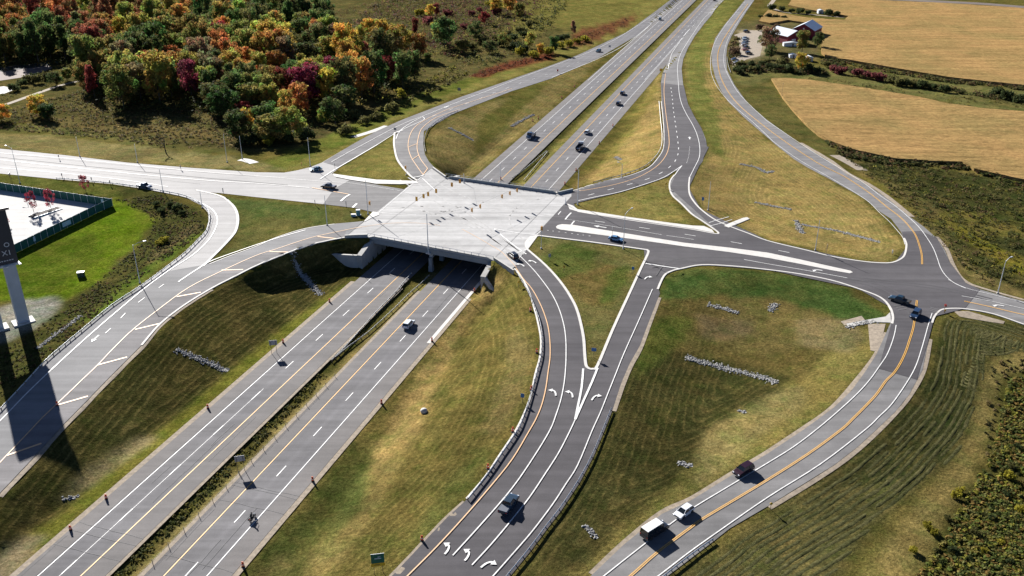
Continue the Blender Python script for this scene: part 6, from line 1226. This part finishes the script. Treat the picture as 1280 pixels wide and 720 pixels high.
# shrubs
def shrub_mesh(seed):
    rng = np.random.default_rng(seed); C = np.array([(rng.uniform(-.5, .5), rng.uniform(-.5, .5), rng.uniform(.18, .55)) for _ in range(14)]); Rr = rng.uniform(.18, .32, 14); ct = rng.uniform(.7, 1.3, 14)
    return leafmesh('foliage', C, Rr, 46, .07, rng, lambda P, ci, rg: (ct[ci] * rg.uniform(.7, 1.3, len(P)))[:, None] * np.array([[1, 1, 1]]))
SHR = [shrub_mesh(i) for i in range(5)]
SC_ = {'dg': ((.05, .065, .025), 'dark green'), 'ol': ((.12, .115, .04), 'olive'), 'ye': ((.26, .23, .03), 'yellow green'), 'rd': ((.16, .05, .05), 'reddish'), 'br': ((.12, .08, .05), 'brown'), 'pu': ((.10, .035, .045), 'dark purple')}
def shrub(px, py, w, code, place, h=None):
    q = G(px, py); c = SC_[code]; t = thing('shrub', ('%s shrub %s' % (c[1], place)), 'shrub', q, random.uniform(0, 6), 'shrubs around the junction'); o = bpy.data.objects.new('foliage', random.choice(SHR)); COL.objects.link(o); o.parent = t; j = random.uniform(.85, 1.2); o.color = (c[0][0] * j, c[0][1] * j, c[0][2] * j, 1); o.scale = (w * .75, w * .75, (h or w) * .9)
shc = defaultdict(int)
def shrubs(pxpts, code, w, place):
    for p_ in sorted(pxpts):
        shc[(code, place)] += 1; n = shc[(code, place)]; shrub(p_[0], p_[1], w * random.uniform(.8, 1.25), code, place + ', %s %s one from left' % (OR(n), SC_[code][1]))
shrubs([(1071,95),(1086,98),(1098,101)], 'rd', 7, 'in the hedge between the corn fields'); shrubs([(1115,104),(1123,107),(1140,108)], 'ol', 6, 'in the hedge between the corn fields'); shrubs([(1130,108),(1150,110),(1165,112),(1180,115),(1245,120),(1258,124),(1273,128)], 'dg', 6, 'in the hedge between the corn fields')
shrubs([(1042,90),(1050,92)], 'rd', 6, 'at the right of the farm hedge'); shrubs([(921,92),(930,88),(938,84),(946,88),(952,82),(962,86),(972,88),(985,90),(1012,90),(1022,92)], 'dg', 6, 'in the farm hedge'); shrubs([(926,84),(940,90),(958,80),(975,82),(1032,84)], 'ol', 6, 'in the farm hedge'); shrubs([(980,78),(918,68),(950,38),(970,36)], 'br', 6, 'in the farm hedge')
shrubs([(965,13),(978,14),(990,16),(1000,17),(1010,18),(1035,19),(1045,20)], 'dg', 6, 'in the far field hedge'); shrubs([(950,22.5),(960,22.5),(970,23),(980,24)], 'dg', 5, 'in the short far field hedge')
shrubs([(645,62),(652,66),(700,52),(707,50)], 'dg', 7, 'beside the upper left ramp'); shrubs([(650,68),(668,72),(685,68),(700,60),(712,58),(722,54),(732,52)], 'ye', 6, 'beside the upper left ramp')
shrubs([(445,148),(455,155),(430,168),(470,150),(490,140)], 'ol', 6, 'at the right foot of the wood'); shrubs([(325,178),(342,176),(360,178),(385,176),(310,182)], 'dg', 7, 'at the front foot of the wood'); shrubs([(338,182),(500,118),(505,122)], 'ye', 5, 'at the front foot of the wood')
shrubs([(35,103),(48,104),(58,99),(66,98),(95,90),(103,85),(112,84)], 'ol', 6, 'along the creek'); shrubs([(18,114),(28,108),(42,100)], 'dg', 6, 'along the creek')
shrubs([(1195,622),(1200,615),(1262,598)], 'ye', 2.0, 'in the lower right thicket'); shrubs([(1160,660),(1168,668),(1230,690),(1250,680),(1140,690),(1275,640)], 'ye', 1.7, 'in the lower right thicket'); shrubs([(1190,690),(1210,700),(1262,705),(1240,650),(1272,560),(1258,620)], 'dg', 1.7, 'in the lower right thicket'); shrubs([(1185,650),(1170,690),(1220,668),(1265,585)], 'ol', 1.7, 'in the lower right thicket')
shrubs([(200,306),(206,303)], 'ye', 3, 'in the ditch behind the left guardrail'); shrubs([(222,262),(228,268),(212,258),(203,266),(195,258)], 'dg', 3.2, 'on the bank by the lawn')
shrubs([(535,30),(560,20),(590,20),(600,15),(620,18),(565,34),(580,36)], 'rd', 7, 'in the far scrub meadow'); shrubs([(525,20),(540,18),(612,8),(632,10),(640,4)], 'ye', 7, 'in the far scrub meadow'); shrubs([(575,58),(590,62),(605,55),(620,50),(635,45),(650,40),(660,34)], 'ol', 7, 'in the far scrub meadow'); shrubs([(610,60),(625,58),(640,52),(655,46)], 'dg', 7, 'in the far scrub meadow')
# rough grass and weeds: one mass of small leaf clumps per stretch
def brush(name, regions, label, seed, leaf=.26):
    rng = np.random.default_rng(seed); C = []; Rr = []; TT = []
    for poly, dens, r0, cols in regions:
        Wp = [G(*p_) for p_ in poly]; xs = [w.x for w in Wp]; ys = [w.y for w in Wp]; n = int((max(xs) - min(xs)) * (max(ys) - min(ys)) * dens); X = rng.uniform(min(xs), max(xs), n); Y = rng.uniform(min(ys), max(ys), n)
        k = inpoly(X, Y, [(w.x, w.y) for w in Wp]); f = .5 + .5 * wob(X, Y, .13, seed) + .3 * wob(X, Y, .41, seed + 2); k &= rng.uniform(0, 1, n) < np.clip(f + .35, .1, 1); X = X[k]; Y = Y[k]; 
        if name == 'windrow_grass':
            dd = np.array([kd.find((x_, y_, 0))[2] for x_, y_ in zip(X, Y)]); ph = (dd + .5 * wob(X, Y, .25, 3)) % 3.6; k = (ph < 1.5) & (dd > 1.5); X = X[k]; Y = Y[k]
        Z_ = H(X, Y); rad = r0 * rng.uniform(.6, 1.5, len(X))
        C.append(np.stack([X, Y, Z_ + rad * .35], 1)); Rr.append(rad); ci = rng.integers(0, len(cols), len(X)); TT.append(np.array(cols)[ci] * rng.uniform(.75, 1.25, (len(X), 1)))
    C = np.concatenate(C); Rr = np.concatenate(Rr); TT = np.concatenate(TT)
    me = leafmesh(name, C, Rr, 14, leaf, rng, lambda P, ci, rg: TT[ci] * rg.uniform(.75, 1.25, (len(P), 1)), .9); o = bpy.data.objects.new(name, me); COL.objects.link(o); o.color = (1, 1, 1, 1); o['kind'] = 'stuff'; tag(o, label, 'undergrowth')
    return o
ol = (.115, .105, .04); dg = (.055, .065, .022); ta = (.19, .145, .065); br = (.12, .075, .04); rd = (.15, .05, .032); yg = (.17, .155, .035)
brush('meadow_undergrowth', [([(-100,152),(0,140),(108,112),(180,135),(280,140),(300,188),(200,184),(100,170),(0,162)], .3, .6, [ol, ol, dg, ta, br]), ([(460,60),(540,10),(640,-10),(720,-5),(660,35),(620,60),(560,88),(500,110),(470,90)], .035, 1.1, [ol, dg, br, ta]), ([(400,20),(470,0),(640,-20),(660,0),(620,40),(560,70),(500,55),(450,45)], .10, 1.5, [ol, (.09,.09,.035), br, (.13,.06,.04), yg]), ([(470,150),(500,120),(560,85),(640,50),(700,30),(690,62),(600,92),(520,125)], .06, .9, [ol, ol, br, ta, dg]), ([(587,95),(640,78),(690,65),(700,70),(640,84),(602,97)], .3, .8, [rd, rd, br]), ([(700,66),(725,44),(790,20),(780,34),(730,56)], .12, .9, [rd, br, br]), ([(0,130),(0,118),(60,100),(105,92),(105,98),(60,112)], .09, .9, [ol, dg, yg])], 'rough meadow growth in olive and brown around the wood', 11)
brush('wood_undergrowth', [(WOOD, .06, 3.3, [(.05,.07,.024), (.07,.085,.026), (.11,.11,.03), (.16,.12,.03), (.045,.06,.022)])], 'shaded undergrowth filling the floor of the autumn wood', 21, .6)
brush('scrub_growth', [([(430,30),(480,0),(560,-20),(680,-25),(690,0),(650,35),(620,55),(570,75),(520,70),(480,50)], .055, 1.9, [(.13,.06,.045), (.10,.05,.045), (.12,.11,.035), (.07,.075,.028), (.17,.14,.04)]), ([(560,75),(620,56),(660,30),(690,0),(720,-10),(680,42),(640,70),(600,85)], .06, 1.8, [(.07,.08,.028), (.10,.10,.03), (.16,.15,.035), (.05,.06,.022)]), ([(470,128),(520,108),(560,84),(590,90),(540,118),(490,140)], .08, 1.2, [(.13,.12,.035), (.10,.09,.03), (.18,.17,.03)])], 'reddish and olive scrub on the far meadow beside the ramp', 31, .5)
brush('hedge_growth', [([(1030,176),(1065,189),(1115,200),(1202,205),(1217,214),(1290,230),(1290,238),(1205,212),(1110,207),(1050,195)], .4, 1.0, [dg, dg, ol, br]), ([(1027,72),(1110,87),(1185,100),(1290,110),(1290,114),(1185,104),(1110,91),(1030,77)], .25, 1.2, [dg, ol, br, ol]), ([(1025,79),(1070,93),(1130,106),(1200,118),(1290,131),(1290,126),(1200,112),(1130,100),(1070,88),(1030,75)], .25, 1.4, [dg, dg, br, ol]), ([(915,88),(935,80),(960,80),(1000,86),(1035,90),(1035,95),(1000,93),(960,90),(925,95)], .35, 1.4, [dg, dg, ol, br]), ([(912,60),(920,46),(926,50),(924,70),(918,84),(912,80)], .2, 1.2, [br, ol, dg])], 'dark hedge growth along the ditch between the corn fields and round the farm', 22, .5)
brush('thicket_undergrowth', [([(1300,462),(1262,475),(1240,570),(1170,690),(1130,740),(1320,740)], 4.5, .42, [(.20,.17,.05), (.15,.15,.05), (.12,.15,.035), (.08,.10,.03), (.23,.22,.04), (.24,.16,.05)]), ([(1240,452),(1300,440),(1300,462),(1255,475),(1235,570),(1228,570)], .5, .35, [ta, ol])], 'thick weedy growth in the lower right corner', 12)
wr = MB(); rg = random.Random(9)
edge_px = [(1290,407),(1242,394),(1210,388.5),(1190,388),(1178,390),(1171,397),(1167,410),(1164,424),(1156,463),(1139,494),(1121,516),(1100,537),(1074,561),(1044,584),(1002,611),(962,635),(914,664),(894,680),(837,722),(770,772)]
WRP = [(1180,398),(1300,405),(1300,440),(1280,441),(1235,446),(1222,500),(1200,565),(1100,650),(1040,720),(1000,770),(780,770),(850,720),(960,640),(1100,545),(1165,460)]
EP = wpath(edge_px, 5); d_ = 3.0
while d_ < 40:
    Q = resample(offs(EP, d_), 1.2); Q = offs(Q, 0); pr = [proj(q.x, q.y, h1(q.x, q.y)) for q in Q]; ok = inpoly([a[0] for a in pr], [a[1] for a in pr], WRP); run = []
    for q, k in list(zip(Q, ok)) + [(None, False)]:
        if k and rg.random() > .02: run.append(q)
        else:
            if len(run) > 3:
                w_ = [rg.uniform(.42, .58) for _ in run]; b0_ = rg.uniform(.06, .12); h_ = [b0_ * (1 + .45 * wob(q_.x, q_.y, .9, 2)) for q_ in run]; o_ = [.16 * wob(q_.x, q_.y, .35, 4) + rg.uniform(-.05, .05) for q_ in run]; V = []
                w_[0] = w_[-1] = .1; h_[0] = h_[-1] = .02; n_ = len(run)
                for f in (-1, -.45, .1, .5, 1): 
                    for i_, q_ in enumerate(run):
                        a_ = run[max(i_ - 1, 0)]; b_ = run[min(i_ + 1, n_ - 1)]; tt_ = (b_ - a_).normalized() if (b_ - a_).length > .01 else Vector((1, 0)); x_ = q_.x - tt_.y * (f * w_[i_] + o_[i_]); y_ = q_.y + tt_.x * (f * w_[i_] + o_[i_]); V.append((x_, y_, h1(x_, y_) - .04 + h_[i_] * (1 - f * f) * 1.2 * rg.uniform(.8, 1.2)))
                wr.add(V, [(j_ * n_ + i_, j_ * n_ + i_ + 1, (j_ + 1) * n_ + i_ + 1, (j_ + 1) * n_ + i_) for j_ in range(4) for i_ in range(n_ - 1)])
            run = []
    d_ += rg.uniform(1.15, 1.7)
m, t, b = newmat('cut_grass_rows'); pp = pos(t); f2 = noise(t, 1.5, 5, .8, pp); t.links.new(scalec(t, mixc(t, ramp(t, noise(t, .3, 4, .7, pp), .35, .65, 0, 1), (.048, .052, .020), (.095, .088, .038)), ramp(t, f2, .3, .7, .45, 1.55)), b.inputs['Base Color']); b.inputs['Roughness'].default_value = .95; b.inputs['Specular IOR Level'].default_value = 0; bump(t, b, f2, .8, .4)
o = wr.build('windrow_grass', m, None, True); o['kind'] = 'stuff'; tag(o, 'dark cut grass lying in curved rows beside the two-way road', 'cut grass')
brush('bank_weeds', [([(1045,190),(1110,205),(1215,218),(1290,234),(1290,362),(1230,355),(1190,320),(1130,258)], .28, .8, [(.09,.09,.032), (.07,.08,.028), (.13,.09,.045), dg, ol, yg]), ([(1000,96),(1110,108),(1280,130),(1280,140),(1180,130),(1100,114)], .08, .8, [ol, yg, ol])], 'scrubby weeds on the low ground right of the two-way road', 14)
brush('ditch_weeds', [([(145,250),(200,243),(250,264),(256,284),(236,304),(165,354),(60,446),(0,500),(0,440),(80,388),(122,352),(190,292),(187,268)], 1.2, .28, [(.08,.085,.03), dg, ol, br])], 'weeds in the ditches beside the roads', 15, .16)
mp = [tuple(hw(a, n).xy) for a, n in ((60, L_IN - 1.2), (hw_inv(*up(400, 465).xy)[0], L_IN - 1.2), (hw_inv(*up(400, 465).xy)[0], L_IN - 3.4), (60, L_IN - 3.4))]
def brush_w(name, poly, dens, r0, cols, label, seed):
    rng = np.random.default_rng(seed); xs = [p_[0] for p_ in poly]; ys = [p_[1] for p_ in poly]; n = int((max(xs) - min(xs)) * (max(ys) - min(ys)) * dens); X = rng.uniform(min(xs), max(xs), n); Y = rng.uniform(min(ys), max(ys), n); k = inpoly(X, Y, poly); X = X[k]; Y = Y[k]; rad = r0 * rng.uniform(.6, 1.5, len(X)); TT = np.array(cols)[rng.integers(0, len(cols), len(X))]
    me = leafmesh(name, np.stack([X, Y, H(X, Y) + rad * .35], 1), rad, 9, .2, rng, lambda P, ci, rg: TT[ci] * rg.uniform(.75, 1.25, (len(P), 1)), .9); o = bpy.data.objects.new(name, me); COL.objects.link(o); o['kind'] = 'stuff'; tag(o, label, 'undergrowth')
brush_w('median_weeds', mp, 1.6, .42, [dg, dg, yg, ol], 'dark green weeds in the highway median', 16)
